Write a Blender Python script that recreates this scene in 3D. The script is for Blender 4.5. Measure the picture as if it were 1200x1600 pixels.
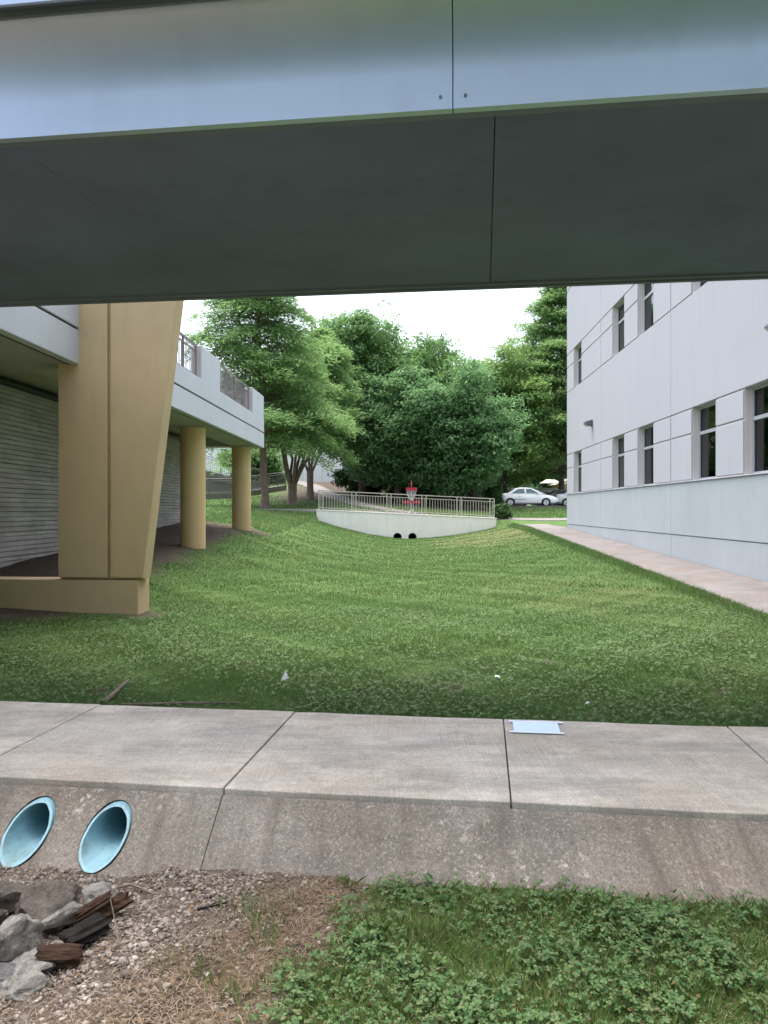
import bpy, bmesh, math, random
import numpy as np
from mathutils import Vector, Matrix

for o in list(bpy.data.objects):
    bpy.data.objects.remove(o, do_unlink=True)
scene = bpy.context.scene
C = scene.collection
R = math.radians
rng = np.random.default_rng(7)
random.seed(7)

# ------------------------------------------------------------------ camera, sky, sun, exposure
EYE = 1.45
cam = bpy.data.cameras.new('camera')
cam.sensor_fit = 'VERTICAL'
cam.sensor_height = 36.0
cam.lens = 27.0
cam.shift_y = -0.002
cam.clip_start = 0.05
cam.clip_end = 6000
camo = bpy.data.objects.new('camera', cam)
camo.location = (0, 0, EYE)
camo.rotation_euler = (R(90), 0, 0)
C.objects.link(camo)
scene.camera = camo

SUN_EL, SUN_AZ = 77.0, 338.0          # azimuth clockwise from +Y
w = bpy.data.worlds.new('World')
scene.world = w
w.use_nodes = True
nt = w.node_tree
bg = nt.nodes['Background']
sky = nt.nodes.new('ShaderNodeTexSky')
sky.sky_type = 'NISHITA'
sky.sun_disc = False
sky.sun_elevation = R(SUN_EL)
sky.sun_rotation = R(SUN_AZ)
sky.air_density = 1.0
sky.dust_density = 6.0
sky.ozone_density = 1.0
hs = nt.nodes.new('ShaderNodeHueSaturation')      # thin even cloud: the whole sky greyer than clear blue
hs.inputs['Saturation'].default_value = 0.68
nt.links.new(sky.outputs[0], hs.inputs['Color'])
nt.links.new(hs.outputs[0], bg.inputs[0])
bg.inputs[1].default_value = 0.15

sl = bpy.data.lights.new('sun', 'SUN')
sl.energy = 0.55
sl.angle = R(70)
sl.color = (1.0, 0.975, 0.94)
so = bpy.data.objects.new('sun', sl)
az, el = R(SUN_AZ), R(SUN_EL)
tosun = Vector((math.sin(az) * math.cos(el), math.cos(az) * math.cos(el), math.sin(el)))
so.rotation_euler = tosun.to_track_quat('Z', 'Y').to_euler()
so.location = tosun * 60
C.objects.link(so)

scene.view_settings.view_transform = 'Standard'
scene.view_settings.look = 'None'
scene.view_settings.gamma = 1.0
scene.view_settings.use_curve_mapping = False
scene.view_settings.exposure = 1.95

# ------------------------------------------------------------------ helpers
def tag(o, label=None, cat=None, group=None, kind=None):
    if label: o['label'] = label
    if cat: o['category'] = cat
    if group: o['group'] = group
    if kind: o['kind'] = kind
    return o

def empty(name, loc=(0, 0, 0), rz=0.0, label=None, cat=None, group=None):
    o = bpy.data.objects.new(name, None)
    o.empty_display_size = 0.2
    o.location = loc
    o.rotation_euler = (0, 0, rz)
    C.objects.link(o)
    return tag(o, label, cat, group)

class MB:
    """collects shapes, builds one mesh object"""
    def __init__(s):
        s.v = []; s.f = []
    def add(s, vs, fs):
        n = len(s.v)
        s.v += [tuple(v) for v in vs]
        s.f += [tuple(i + n for i in f) for f in fs]
        return s
    def box(s, x0, x1, y0, y1, z0, z1):
        vs = [(x, y, z) for z in (z0, z1) for y in (y0, y1) for x in (x0, x1)]
        return s.add(vs, [(0, 2, 3, 1), (4, 5, 7, 6), (0, 1, 5, 4), (2, 6, 7, 3), (0, 4, 6, 2), (1, 3, 7, 5)])
    def prism(s, pts, axis, a0, a1):
        """extrude closed 2D outline; axis 'y': pts are (x,z); 'x': (y,z); 'z': (x,y)"""
        def mk(p, a):
            return {'y': (p[0], a, p[1]), 'x': (a, p[0], p[1]), 'z': (p[0], p[1], a)}[axis]
        n = len(pts)
        vs = [mk(p, a0) for p in pts] + [mk(p, a1) for p in pts]
        fs = [tuple(range(n)), tuple(range(2 * n - 1, n - 1, -1))]
        fs += [(i, i + n, (i + 1) % n + n, (i + 1) % n) for i in range(n)]
        return s.add(vs, fs)
    def tube(s, pts, rad, n=8, cap=True):
        pts = [Vector(p) for p in pts]
        if not isinstance(rad, (list, tuple)): rad = [rad] * len(pts)
        rings = []
        for i, p in enumerate(pts):
            d = (pts[min(i + 1, len(pts) - 1)] - pts[max(i - 1, 0)]).normalized()
            u = d.orthogonal().normalized() if abs(d.z) < 0.9 else Vector((1, 0, 0)).cross(d).normalized()
            if abs(d.z) >= 0.9:
                u = Vector((1, 0, 0)); u = (u - d * u.dot(d)).normalized()
            v = d.cross(u)
            rings.append([p + (u * math.cos(2 * math.pi * k / n) + v * math.sin(2 * math.pi * k / n)) * rad[i] for k in range(n)])
        vs = [q for r in rings for q in r]
        fs = []
        for i in range(len(pts) - 1):
            for k in range(n):
                a, b = i * n + k, i * n + (k + 1) % n
                fs.append((a, b, b + n, a + n))
        if cap:
            fs.append(tuple(range(n - 1, -1, -1)))
            fs.append(tuple(range((len(pts) - 1) * n, len(pts) * n)))
        return s.add(vs, fs)
    def build(s, name, m, parent=None, smooth=False, bevel=0.0, loc=None, kind=None):
        me = bpy.data.meshes.new(name)
        me.from_pydata(s.v, [], s.f)
        bm = bmesh.new(); bm.from_mesh(me)
        bmesh.ops.recalc_face_normals(bm, faces=bm.faces)
        bm.to_mesh(me); bm.free()
        if smooth:
            me.shade_smooth()
            try: me.set_sharp_from_angle(angle=R(40))
            except Exception: pass
        if m: me.materials.append(m)
        o = bpy.data.objects.new(name, me)
        C.objects.link(o)
        if parent: o.parent = parent
        if loc: o.location = loc
        if bevel:
            b = o.modifiers.new('bevel', 'BEVEL'); b.width = bevel; b.segments = 2; b.limit_method = 'ANGLE'
        if kind: o['kind'] = kind
        return o

def fast_mesh(name, verts, nper, m, parent=None, kind=None, faces=None):
    """verts (N,3); every nper consecutive vertices make one polygon, unless faces (M,k) is given"""
    verts = np.asarray(verts, dtype=np.float32)
    me = bpy.data.meshes.new(name)
    if faces is None:
        nf = len(verts) // nper
        idx = np.arange(nf * nper, dtype=np.int32)
    else:
        faces = np.asarray(faces, dtype=np.int32)
        nf, nper = faces.shape
        idx = faces.ravel()
    me.vertices.add(len(verts)); me.vertices.foreach_set('co', verts.ravel())
    me.loops.add(nf * nper); me.loops.foreach_set('vertex_index', idx)
    me.polygons.add(nf)
    me.polygons.foreach_set('loop_start', np.arange(0, nf * nper, nper, dtype=np.int32))
    me.polygons.foreach_set('loop_total', np.full(nf, nper, dtype=np.int32))
    me.update(calc_edges=True)
    me.validate()
    if m: me.materials.append(m)
    o = bpy.data.objects.new(name, me)
    C.objects.link(o)
    if parent: o.parent = parent
    if kind: o['kind'] = kind
    return o

def boolean_cut(o, cutters):
    for c in cutters:
        md = o.modifiers.new('cut', 'BOOLEAN'); md.operation = 'DIFFERENCE'; md.solver = 'EXACT'; md.object = c
    bpy.context.view_layer.update()
    dg = bpy.context.evaluated_depsgraph_get()
    me = bpy.data.meshes.new_from_object(o.evaluated_get(dg))
    o.modifiers.clear()
    old = o.data; o.data = me
    bpy.data.meshes.remove(old)
    for c in cutters: bpy.data.objects.remove(c, do_unlink=True)
    return o

def copy_tree(o, parent=None):
    c = o.copy(); C.objects.link(c)
    if parent: c.parent = parent
    for ch in list(o.children): copy_tree(ch, c)
    return c

# ------------------------------------------------------------------ materials
class NT:
    def __init__(s, name):
        s.m = bpy.data.materials.new(name); s.m.use_nodes = True
        s.t = s.m.node_tree
        s.b = s.t.nodes['Principled BSDF']
        s.pos = s.t.nodes.new('ShaderNodeNewGeometry').outputs['Position']
    def n(s, typ, **kw):
        x = s.t.nodes.new(typ)
        for k, v in kw.items(): setattr(x, k, v)
        return x
    def l(s, a, b): s.t.links.new(a, b)
    def noise(s, scale, detail=4, rough=0.6, vec=None, stretch=None):
        x = s.n('ShaderNodeTexNoise'); x.inputs['Scale'].default_value = scale
        x.inputs['Detail'].default_value = detail; x.inputs['Roughness'].default_value = rough
        v = vec or s.pos
        if stretch:
            mp = s.n('ShaderNodeMapping'); mp.inputs['Scale'].default_value = stretch
            mp.inputs['Rotation'].default_value = (0, 0, R(7.4))
            s.l(v, mp.inputs['Vector']); v = mp.outputs[0]
        s.l(v, x.inputs['Vector']); return x.outputs['Fac']
    def ramp(s, fac, stops):
        x = s.n('ShaderNodeValToRGB'); e = x.color_ramp.elements
        while len(e) < len(stops): e.new(0.5)
        for i, (p, c) in enumerate(stops):
            e[i].position = p; e[i].color = (c, c, c, 1) if isinstance(c, (int, float)) else (*c, 1)
        s.l(fac, x.inputs['Fac']); return x.outputs['Color']
    def mix(s, fac, a, b, mode='MIX'):
        x = s.n('ShaderNodeMix', data_type='RGBA', blend_type=mode)
        for sock, val in ((x.inputs['Factor'], fac), (x.inputs['A'], a), (x.inputs['B'], b)):
            if isinstance(val, (int, float)): sock.default_value = val
            elif isinstance(val, tuple): sock.default_value = (*val, 1) if len(val) == 3 else val
            else: s.l(val, sock)
        return x.outputs['Result']
    # Mix has several A/B sockets; pick the colour ones
    def mixc(s, fac, a, b, mode='MIX'):
        x = s.n('ShaderNodeMixRGB', blend_type=mode)
        for sock, val in ((x.inputs[0], fac), (x.inputs[1], a), (x.inputs[2], b)):
            if isinstance(val, (int, float)): sock.default_value = val
            elif isinstance(val, tuple): sock.default_value = (*val, 1)
            else: s.l(val, sock)
        return x.outputs[0]
    def bump(s, h, strength=0.3, dist=0.02):
        x = s.n('ShaderNodeBump'); x.inputs['Strength'].default_value = strength; x.inputs['Distance'].default_value = dist
        s.l(h, x.inputs['Height']); s.l(x.outputs[0], s.b.inputs['Normal'])
    def out(s, col, rough=0.8, spec=None, metal=0.0):
        if isinstance(col, tuple): s.b.inputs['Base Color'].default_value = (*col, 1)
        else: s.l(col, s.b.inputs['Base Color'])
        s.b.inputs['Roughness'].default_value = rough
        s.b.inputs['Metallic'].default_value = metal
        if spec is not None: s.b.inputs['Specular IOR Level'].default_value = spec
        return s.m

def paint(name, c, var=0.08, scale=1.2, rough=0.7, bump=0.1, bscale=60, streak=0.0, spec=0.3, metal=0.0, dirt=None):
    t = NT(name)
    n1 = t.noise(scale, 5)
    lo = tuple(x * (1 - var) for x in c); hi = tuple(min(1, x * (1 + var)) for x in c)
    col = t.ramp(n1, [(0.3, lo), (0.7, hi)])
    if streak:
        st = t.noise(1.0, 5, 0.7, stretch=(5, 5, 0.35))
        col = t.mixc(t.ramp(st, [(0.5, 0.0), (0.75, streak)]), col, tuple(x * 0.55 for x in c))
    if dirt:
        dn = t.noise(3.0, 8, 0.75)
        col = t.mixc(t.ramp(dn, [(0.52, 0.0), (0.72, dirt[1])]), col, dirt[0])
    if bump: t.bump(t.noise(bscale, 3), bump, 0.01)
    return t.out(col, rough, spec, metal)

def leafmat(name, dark, light, trans=0.35):
    t = NT(name)
    g = t.n('ShaderNodeNewGeometry')
    n1 = t.noise(0.9, 5, 0.7)
    a = t.mixc(g.outputs['Random Per Island'], dark, light)
    b = t.mixc(t.ramp(n1, [(0.42, 0.0), (0.60, 0.75)]), a, tuple(x * 1.12 for x in light))
    t.out(b, 0.65, 0.25)
    tr = t.n('ShaderNodeBsdfTranslucent'); t.l(b, tr.inputs[0])
    ms = t.n('ShaderNodeMixShader'); ms.inputs[0].default_value = trans
    t.l(t.b.outputs[0], ms.inputs[1]); t.l(tr.outputs[0], ms.inputs[2])
    t.l(ms.outputs[0], t.t.nodes['Material Output'].inputs['Surface'])
    return t.m

def concrete(name, c, brush=True, pale=0.4, dark=0.5, grit=0.0):
    t = NT(name)
    k = lambda f: tuple(min(1, x * f) for x in c)
    col = t.ramp(t.noise(1.3, 8, 0.7), [(0.36, k(0.78)), (0.64, k(1.15))])
    col = t.mixc(t.ramp(t.noise(0.9, 4), [(0.45, 0.0), (0.65, 0.5)]), col, (c[0] * 0.95, c[1] * 0.82, c[2] * 0.66))
    col = t.mixc(t.ramp(t.noise(2.2, 10, 0.78), [(0.50, 0.0), (0.60, pale)]), col, k(1.5))
    col = t.mixc(t.ramp(t.noise(1.5, 9, 0.75, stretch=(0.6, 2.2, 1)), [(0.47, 0.0), (0.62, dark)]), col, k(0.5))
    col = t.mixc(t.ramp(t.noise(7.0, 9, 0.8), [(0.54, 0.0), (0.64, dark * 0.7)]), col, k(0.55))
    col = t.mixc(0.35, col, t.ramp(t.noise(110, 4, 0.8), [(0.35, 0.08), (0.65, 0.85)]), 'OVERLAY')
    if brush:
        br = t.noise(1.0, 3, 0.7, stretch=(95, 1.5, 1))
        ms_ = t.ramp(t.noise(1.2, 4), [(0.42, 0.02), (0.62, 0.18)])
        col = t.mixc(ms_, col, t.ramp(br, [(0.35, 0.1), (0.65, 0.85)]), 'OVERLAY')
    if grit:
        col = t.mixc(t.ramp(t.noise(75, 3, 0.5), [(0.56, 0.0), (0.64, grit)]), col, k(1.7))
        col = t.mixc(t.ramp(t.noise(58, 3, 0.5, stretch=(1.1, 0.9, 1)), [(0.56, 0.0), (0.66, grit)]), col, k(0.45))
        # flaked pale lime patches, and water stains running down the slope
        fl = t.n('ShaderNodeMath', operation='MULTIPLY')
        t.l(t.ramp(t.noise(22, 8, 0.8), [(0.54, 0.0), (0.60, 1.0)]), fl.inputs[0]); t.l(t.ramp(t.noise(1.6, 4), [(0.46, 0.0), (0.62, 0.9)]), fl.inputs[1])
        col = t.mixc(fl.outputs[0], col, k(2.4))
        col = t.mixc(t.ramp(t.noise(1.0, 6, 0.7, stretch=(7, 0.7, 0.7)), [(0.50, 0.0), (0.66, 0.6)]), col, (c[0] * 0.5, c[1] * 0.45, c[2] * 0.42))
    t.bump(t.noise(140, 5, 0.8), 0.4, 0.006)
    return t.out(col, 0.88, 0.25)

M = {}
M['walk'] = concrete('sidewalk_concrete', (0.50, 0.458, 0.405))
M['slope'] = concrete('weathered_slope_concrete', (0.25, 0.222, 0.19), brush=False, pale=0.3, dark=0.5, grit=0.55)
M['path'] = concrete('path_concrete', (0.19, 0.176, 0.171), brush=False, pale=0.2, dark=0.3)
M['joint'] = paint('joint_filler', (0.05, 0.045, 0.04), rough=0.95)
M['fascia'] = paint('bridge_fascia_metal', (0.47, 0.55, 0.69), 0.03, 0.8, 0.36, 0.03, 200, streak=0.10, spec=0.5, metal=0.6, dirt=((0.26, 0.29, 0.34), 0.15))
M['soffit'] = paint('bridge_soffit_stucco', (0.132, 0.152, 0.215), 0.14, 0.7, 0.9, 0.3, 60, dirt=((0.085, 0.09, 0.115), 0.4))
M['trim'] = paint('bridge_trim', (0.14, 0.16, 0.19), 0.1, 2, 0.6)
M['tan'] = paint('tan_painted_stucco', (0.56, 0.425, 0.25), 0.06, 1.0, 0.85, 0.35, 90, streak=0.15, dirt=((0.34, 0.25, 0.15), 0.25))
M['tancol'] = paint('tan_painted_column', (0.60, 0.44, 0.225), 0.07, 1.5, 0.8, 0.3, 110, streak=0.15, dirt=((0.27, 0.18, 0.09), 0.3))
M['deckgrey'] = paint('terrace_pale_paint', (0.48, 0.51, 0.55), 0.04, 0.8, 0.8, 0.15, 90, streak=0.10, dirt=((0.3, 0.29, 0.28), 0.15))
M['deckpink'] = paint('parapet_cheek_paint', (0.40, 0.37, 0.36), 0.05, 1, 0.8)
M['decksoffit'] = paint('terrace_soffit', (0.36, 0.34, 0.31), 0.08, 0.8, 0.9, 0.2, 60, dirt=((0.2, 0.19, 0.17), 0.25))
M['bwall'] = paint('office_upper_stucco', (0.40, 0.405, 0.447), 0.03, 0.35, 0.85, 0.12, 120, streak=0.16, dirt=((0.38, 0.38, 0.40), 0.12))
M['bbase'] = paint('office_base_stucco', (0.38, 0.415, 0.44), 0.06, 0.5, 0.85, 0.12, 120, streak=0.2, dirt=((0.26, 0.27, 0.27), 0.2))
M['bjamb'] = paint('window_reveal_cream', (0.62, 0.575, 0.56), 0.03, 1, 0.85)
M['bback'] = paint('joint_grey', (0.5, 0.49, 0.5), 0.05, 1, 0.9)  # plain grey for the core behind panel joints and for wall joints
M['frame'] = paint('window_frame_aluminium', (0.36, 0.38, 0.41), 0.04, 3, 0.4, 0, spec=0.5)
M['darkframe'] = paint('dark_gasket', (0.03, 0.035, 0.045), 0.1, 3, 0.4, 0)
M['blind'] = paint('blind_fabric', (0.16, 0.17, 0.19), 0.06, 5, 0.9, 0)
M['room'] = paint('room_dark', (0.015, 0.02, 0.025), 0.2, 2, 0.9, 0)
M['board'] = None
M['wood'] = None
M['rail'] = paint('beige_railing_paint', (0.42, 0.39, 0.33), 0.06, 3, 0.5, 0, spec=0.4)
M['dkrail'] = paint('bronze_railing_paint', (0.13, 0.115, 0.115), 0.06, 3, 0.5, 0, spec=0.4)
M['hwall'] = paint('culvert_wall_paint', (0.78, 0.74, 0.68), 0.05, 0.9, 0.85, 0.15, 70, streak=0.18, dirt=((0.36, 0.32, 0.28), 0.2))
M['black'] = paint('black_corrugated_plastic', (0.012, 0.012, 0.013), 0.1, 4, 0.5, 0)
M['bark'] = paint('bark_grey_brown', (0.17, 0.125, 0.10), 0.35, 4, 0.95, 0.9, 18)
M['darkbark'] = paint('bark_dark', (0.07, 0.05, 0.042), 0.35, 4, 0.95, 0.9, 18)
M['white'] = paint('white_building_paint', (0.74, 0.74, 0.76), 0.03, 0.5, 0.85)
M['ramp'] = paint('ramp_concrete', (0.16, 0.148, 0.138), 0.12, 1.2, 0.9, 0.2, 40)
M['asphalt'] = paint('asphalt', (0.07, 0.068, 0.066), 0.2, 6, 0.9, 0.5, 150)
M['paper'] = paint('paper_pale_blue', (0.60, 0.76, 0.88), 0.03, 20, 0.6, 0)
M['tape'] = paint('clear_white_tape', (0.66, 0.76, 0.88), 0.03, 20, 0.35, 0)
M['whitepaper'] = paint('white_paper', (0.8, 0.8, 0.8), 0.03, 20, 0.6, 0)
M['red'] = paint('red_band', (0.36, 0.02, 0.04), 0.08, 5, 0.5, 0)
M['steel'] = paint('galvanised_steel', (0.50, 0.52, 0.54), 0.08, 10, 0.35, 0, metal=0.7)
M['tyre'] = paint('tyre_rubber', (0.018, 0.018, 0.018), 0.1, 5, 0.8, 0)
M['rim'] = paint('wheel_rim_silver', (0.55, 0.56, 0.58), 0.05, 5, 0.3, 0, metal=0.6)
M['carwhite'] = paint('white_car_paint', (0.88, 0.89, 0.89), 0.01, 1, 0.25, 0, spec=0.5)
M['carsilver'] = paint('silver_car_paint', (0.82, 0.80, 0.77), 0.02, 1, 0.25, 0, spec=0.5, metal=0.1)
M['cargrey'] = paint('grey_car_paint', (0.40, 0.38, 0.44), 0.02, 1, 0.25, 0, spec=0.5, metal=0.2)
M['carblack'] = paint('black_car_paint', (0.02, 0.025, 0.035), 0.02, 1, 0.2, 0, spec=0.5)
M['carglass'] = paint('car_glass', (0.10, 0.135, 0.14), 0.05, 1, 0.06, 0, spec=0.8)
M['redlamp'] = paint('tail_lamp_red', (0.35, 0.02, 0.02), 0.05, 5, 0.2, 0)
M['clearlamp'] = paint('head_lamp_clear', (0.6, 0.62, 0.64), 0.05, 5, 0.15, 0)
M['tent'] = paint('canopy_cream', (0.72, 0.68, 0.58), 0.04, 1, 0.8)
M['orange'] = paint('tan_hut_wall', (0.55, 0.38, 0.22), 0.06, 1, 0.8)
M['lampgrey'] = paint('lamp_grey', (0.13, 0.13, 0.14), 0.06, 3, 0.5, 0)
M['lens'] = paint('lamp_lens', (0.5, 0.5, 0.5), 0.06, 3, 0.2, 0)

# window glass: dark tinted, reflective, lets the blind behind show
t = NT('tinted_window_glass')
tr = t.n('ShaderNodeBsdfTransparent'); tr.inputs[0].default_value = (0.45, 0.52, 0.56, 1)
gl = t.n('ShaderNodeBsdfGlossy'); gl.inputs['Roughness'].default_value = 0.02
fr = t.n('ShaderNodeFresnel'); fr.inputs[0].default_value = 1.6
ms = t.n('ShaderNodeMixShader'); t.l(fr.outputs[0], ms.inputs[0]); t.l(tr.outputs[0], ms.inputs[1]); t.l(gl.outputs[0], ms.inputs[2])
t.l(ms.outputs[0], t.t.nodes['Material Output'].inputs['Surface'])
M['glass'] = t.m

# board-formed concrete
t = NT('board_formed_concrete')
col = t.ramp(t.noise(1.3, 7, 0.7, stretch=(1, 0.6, 5)), [(0.3, (0.30, 0.285, 0.26)), (0.7, (0.56, 0.54, 0.51))])
col = t.mixc(t.ramp(t.noise(0.9, 6, 0.7), [(0.45, 0.0), (0.7, 0.6)]), col, (0.22, 0.21, 0.19))
t.bump(t.noise(30, 6, 0.8, stretch=(1, 0.3, 2)), 0.6, 0.02)
M['board'] = t.out(col, 0.95, 0.2)
# wood
t = NT('rotten_wood_brown')
col = t.ramp(t.noise(9, 7, 0.7, stretch=(0.6, 5, 5)), [(0.3, (0.035, 0.022, 0.016)), (0.6, (0.13, 0.075, 0.05)), (0.75, (0.2, 0.13, 0.09))])
t.bump(t.noise(22, 6, 0.8, stretch=(0.4, 4, 4)), 1.0, 0.03)
M['wood'] = t.out(col, 0.95, 0.15)
t = NT('charred_wood_black')
col = t.ramp(t.noise(14, 7, 0.7), [(0.3, (0.01, 0.009, 0.009)), (0.65, (0.045, 0.038, 0.034)), (0.8, (0.11, 0.085, 0.07))])
t.bump(t.noise(26, 6, 0.8), 1.0, 0.03)
M['char'] = t.out(col, 0.9, 0.2)
M['twig'] = paint('dry_twig', (0.20, 0.155, 0.12), 0.3, 12, 0.9)
M['palewood'] = paint('weathered_lath', (0.17, 0.13, 0.10), 0.3, 9, 0.9)

def rockmat(name, a, b, pale=0.4):
    t = NT(name)
    col = t.ramp(t.noise(14, 10, 0.8), [(0.36, a), (0.62, b)])
    col = t.mixc(t.ramp(t.noise(34, 8, 0.8), [(0.53, 0.0), (0.60, pale)]), col, tuple(min(1, x * 1.5) for x in b))
    col = t.mixc(t.ramp(t.noise(9, 7, 0.75), [(0.48, 0.0), (0.62, 0.75)]), col, tuple(x * 0.5 for x in a))
    t.bump(t.noise(38, 10, 0.85), 1.0, 0.05)
    return t.out(col, 0.92, 0.25)
M['rock_pale'] = rockmat('limestone_pale', (0.34, 0.31, 0.27), (0.70, 0.66, 0.60))
M['rock_brown'] = rockmat('rock_brown_grey', (0.17, 0.14, 0.115), (0.38, 0.325, 0.275))
M['rock_grey'] = rockmat('rock_grey', (0.18, 0.176, 0.172), (0.42, 0.415, 0.41))
# aqua plastic pipe
t = NT('aqua_plastic_pipe')
col = t.ramp(t.noise(5, 6, 0.7), [(0.3, (0.23, 0.43, 0.49)), (0.7, (0.33, 0.54, 0.60))])
col = t.mixc(t.ramp(t.noise(8, 7, 0.75, stretch=(1, 0.4, 1)), [(0.50, 0.0), (0.64, 0.55)]), col, (0.19, 0.22, 0.19))
M['pipe'] = t.out(col, 0.45, 0.4)

# gravel stones, straw, blades
def islandmat(name, cols, rough=0.9, trans=0.0, patch=None):
    t = NT(name)
    g = t.n('ShaderNodeNewGeometry')
    k = len(cols)
    col = t.ramp(g.outputs['Random Per Island'], [(i / max(1, k - 1), c) for i, c in enumerate(cols)])
    if patch:
        col = t.mixc(t.ramp(t.noise(patch[0], 4, 0.65), [(0.45, 0.0), (0.66, patch[2])]), col, patch[1])
        col = t.mixc(t.ramp(t.noise(patch[0] * 3.3, 3, 0.6), [(0.5, 0.0), (0.66, 0.35)]), col, tuple(c * 0.5 for c in cols[0]))
    t.out(col, rough, 0.2)
    if trans:
        tr = t.n('ShaderNodeBsdfTranslucent'); t.l(col, tr.inputs[0])
        ms = t.n('ShaderNodeMixShader'); ms.inputs[0].default_value = trans
        t.l(t.b.outputs[0], ms.inputs[1]); t.l(tr.outputs[0], ms.inputs[2])
        t.l(ms.outputs[0], t.t.nodes['Material Output'].inputs['Surface'])
    return t.m
M['stone'] = islandmat('gravel_stone', [(0.085, 0.07, 0.058), (0.22, 0.185, 0.16), (0.35, 0.305, 0.265), (0.14, 0.115, 0.097), (0.27, 0.23, 0.195), (0.48, 0.44, 0.39)])
M['straw'] = islandmat('dry_straw', [(0.14, 0.10, 0.07), (0.28, 0.21, 0.15), (0.42, 0.34, 0.255)], 0.8, 0.2)
M['blade'] = islandmat('lawn_blade', [(0.062, 0.128, 0.036), (0.102, 0.188, 0.056), (0.15, 0.235, 0.08)], 0.6, 0.35, patch=(0.35, (0.155, 0.195, 0.07), 0.6))
M['fgblade'] = islandmat('tall_grass_blade', [(0.07, 0.145, 0.03), (0.125, 0.22, 0.05), (0.21, 0.29, 0.09), (0.16, 0.24, 0.06), (0.30, 0.27, 0.14)], 0.55, 0.3)
M['clover'] = islandmat('clover_leaf', [(0.05, 0.118, 0.036), (0.085, 0.17, 0.055), (0.15, 0.235, 0.085), (0.07, 0.14, 0.06), (0.19, 0.21, 0.09)], 0.55, 0.25)
M['litter'] = islandmat('leaf_litter', [(0.10, 0.06, 0.035), (0.25, 0.16, 0.09), (0.16, 0.10, 0.06)], 0.9)

# ------------------------------------------------------------------ terrain
A = R(7.4); SA, CA = math.sin(A), math.cos(A)
Q0, Q1 = 3.87, 5.40                    # sidewalk front / back edge
WALLX = lambda y: 6.2 + 0.0489 * y     # office facade
def pq(p, q): return (p * CA + q * SA, -p * SA + q * CA)
def sstep(a, b, x):
    t = np.clip((x - a) / (b - a), 0, 1); return t * t * (3 - 2 * t)
def wob(x, y, s, ph=0.0):
    return (np.sin(x * s + ph) * np.cos(y * s * 1.13 + 1.7 * ph) + 0.6 * np.sin(x * s * 2.3 + y * s * 1.9 + 2.1 + ph)
            + 0.4 * np.sin(x * s * 4.1 - y * s * 3.7 + ph * 3)) / 2.0
def gz(x, y):
    x = np.asarray(x, float); y = np.asarray(y, float)
    q = x * SA + y * CA
    xc = np.interp(y, [5, 40], [0.3, 1.3])
    L = np.interp(y, [5.4, 10.7, 19, 25, 33, 40, 42], [-0.02, 0.0, 0.5, 0.83, 1.05, 1.25, 1.3])
    Rr = np.interp(y, [5.4, 10, 13.8, 33, 40], [-0.02, 0.01, 0.13, 0.70, 0.74])
    xr = WALLX(y) - 1.55
    c = -0.04
    tl = np.clip((xc - x) / (xc + 4.4), 0, None); tr = np.clip((x - xc) / (xr - xc), 0, 1)
    low = c + np.where(x < xc, (L - c) * np.minimum(tl, 1) ** 1.7 + 0.12 * np.clip(-4.4 - x, 0, 4) * sstep(9, 14, y), (Rr - c) * tr ** 1.8)
    low = low + 0.012 * wob(x, y, 2.1) * sstep(5.6, 7, q)
    hl = np.interp(y, [36, 40, 47, 55, 75, 100, 200], [1.2, 1.40, 1.75, 2.35, 4.2, 5.0, 5.0])
    hr = np.interp(y, [36, 40, 44, 57, 75, 100, 200], [0.8, 0.95, 1.05, 1.62, 1.75, 2.0, 5.0])
    b = sstep(-5, 8, x)
    up = hl * (1 - b) + hr * b
    inside = sstep(-3.6, -3.4, x) * (1 - sstep(5.75, 5.95, x))
    wo = sstep(37, 41.5, y); wi = (y > 40.1).astype(float)
    k = wo * (1 - inside) + wi * inside
    z = low * (1 - k) + up * k
    fg = -0.272 - 0.035 * sstep(-0.9, -1.4, x) - 0.10 * sstep(3.56, 3.66, q) + 0.018 * wob(x, y, 5.0, 1.0) + 0.008 * wob(x, y, 17.0, 2.0)
    f = sstep(4.8, 5.3, q)
    zz = fg * (1 - f) + z * f
    return np.where(q < 5.5, np.where(q > 4.8, np.minimum(zz, -0.02), zz), zz)

def axis(segs):
    out = []
    for a, b, s in segs: out += list(np.arange(a, b - 1e-6, s))
    return np.array(out + [segs[-1][1]])
xs = axis([(-1500, -200, 130), (-200, -40, 16), (-40, -10, 2), (-10, -4, 0.3), (-4, 3, 0.1), (3, 10, 0.25), (10, 40, 2), (40, 200, 16), (200, 1500, 130)])
ys = axis([(-200, -10, 19), (-10, 1.6, 0.6), (1.6, 6.4, 0.08), (6.4, 40.0, 0.35), (40.0, 40.2, 0.1), (40.2, 90, 0.8), (90, 200, 11), (200, 3000, 200)])
X, Y = np.meshgrid(xs, ys)
Z = gz(X, Y)
Z = np.where((X > 0.3) & (X < 1.9) & (Y > 39.95) & (Y < 41.1), -0.25, Z)      # the culvert passes under the cross path here
nx, ny = len(xs), len(ys)
V = np.stack([X, Y, Z], -1).reshape(-1, 3)
i0 = (np.arange(ny - 1)[:, None] * nx + np.arange(nx - 1)[None, :]).ravel()
F = np.stack([i0, i0 + 1, i0 + 1 + nx, i0 + nx], 1)

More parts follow.
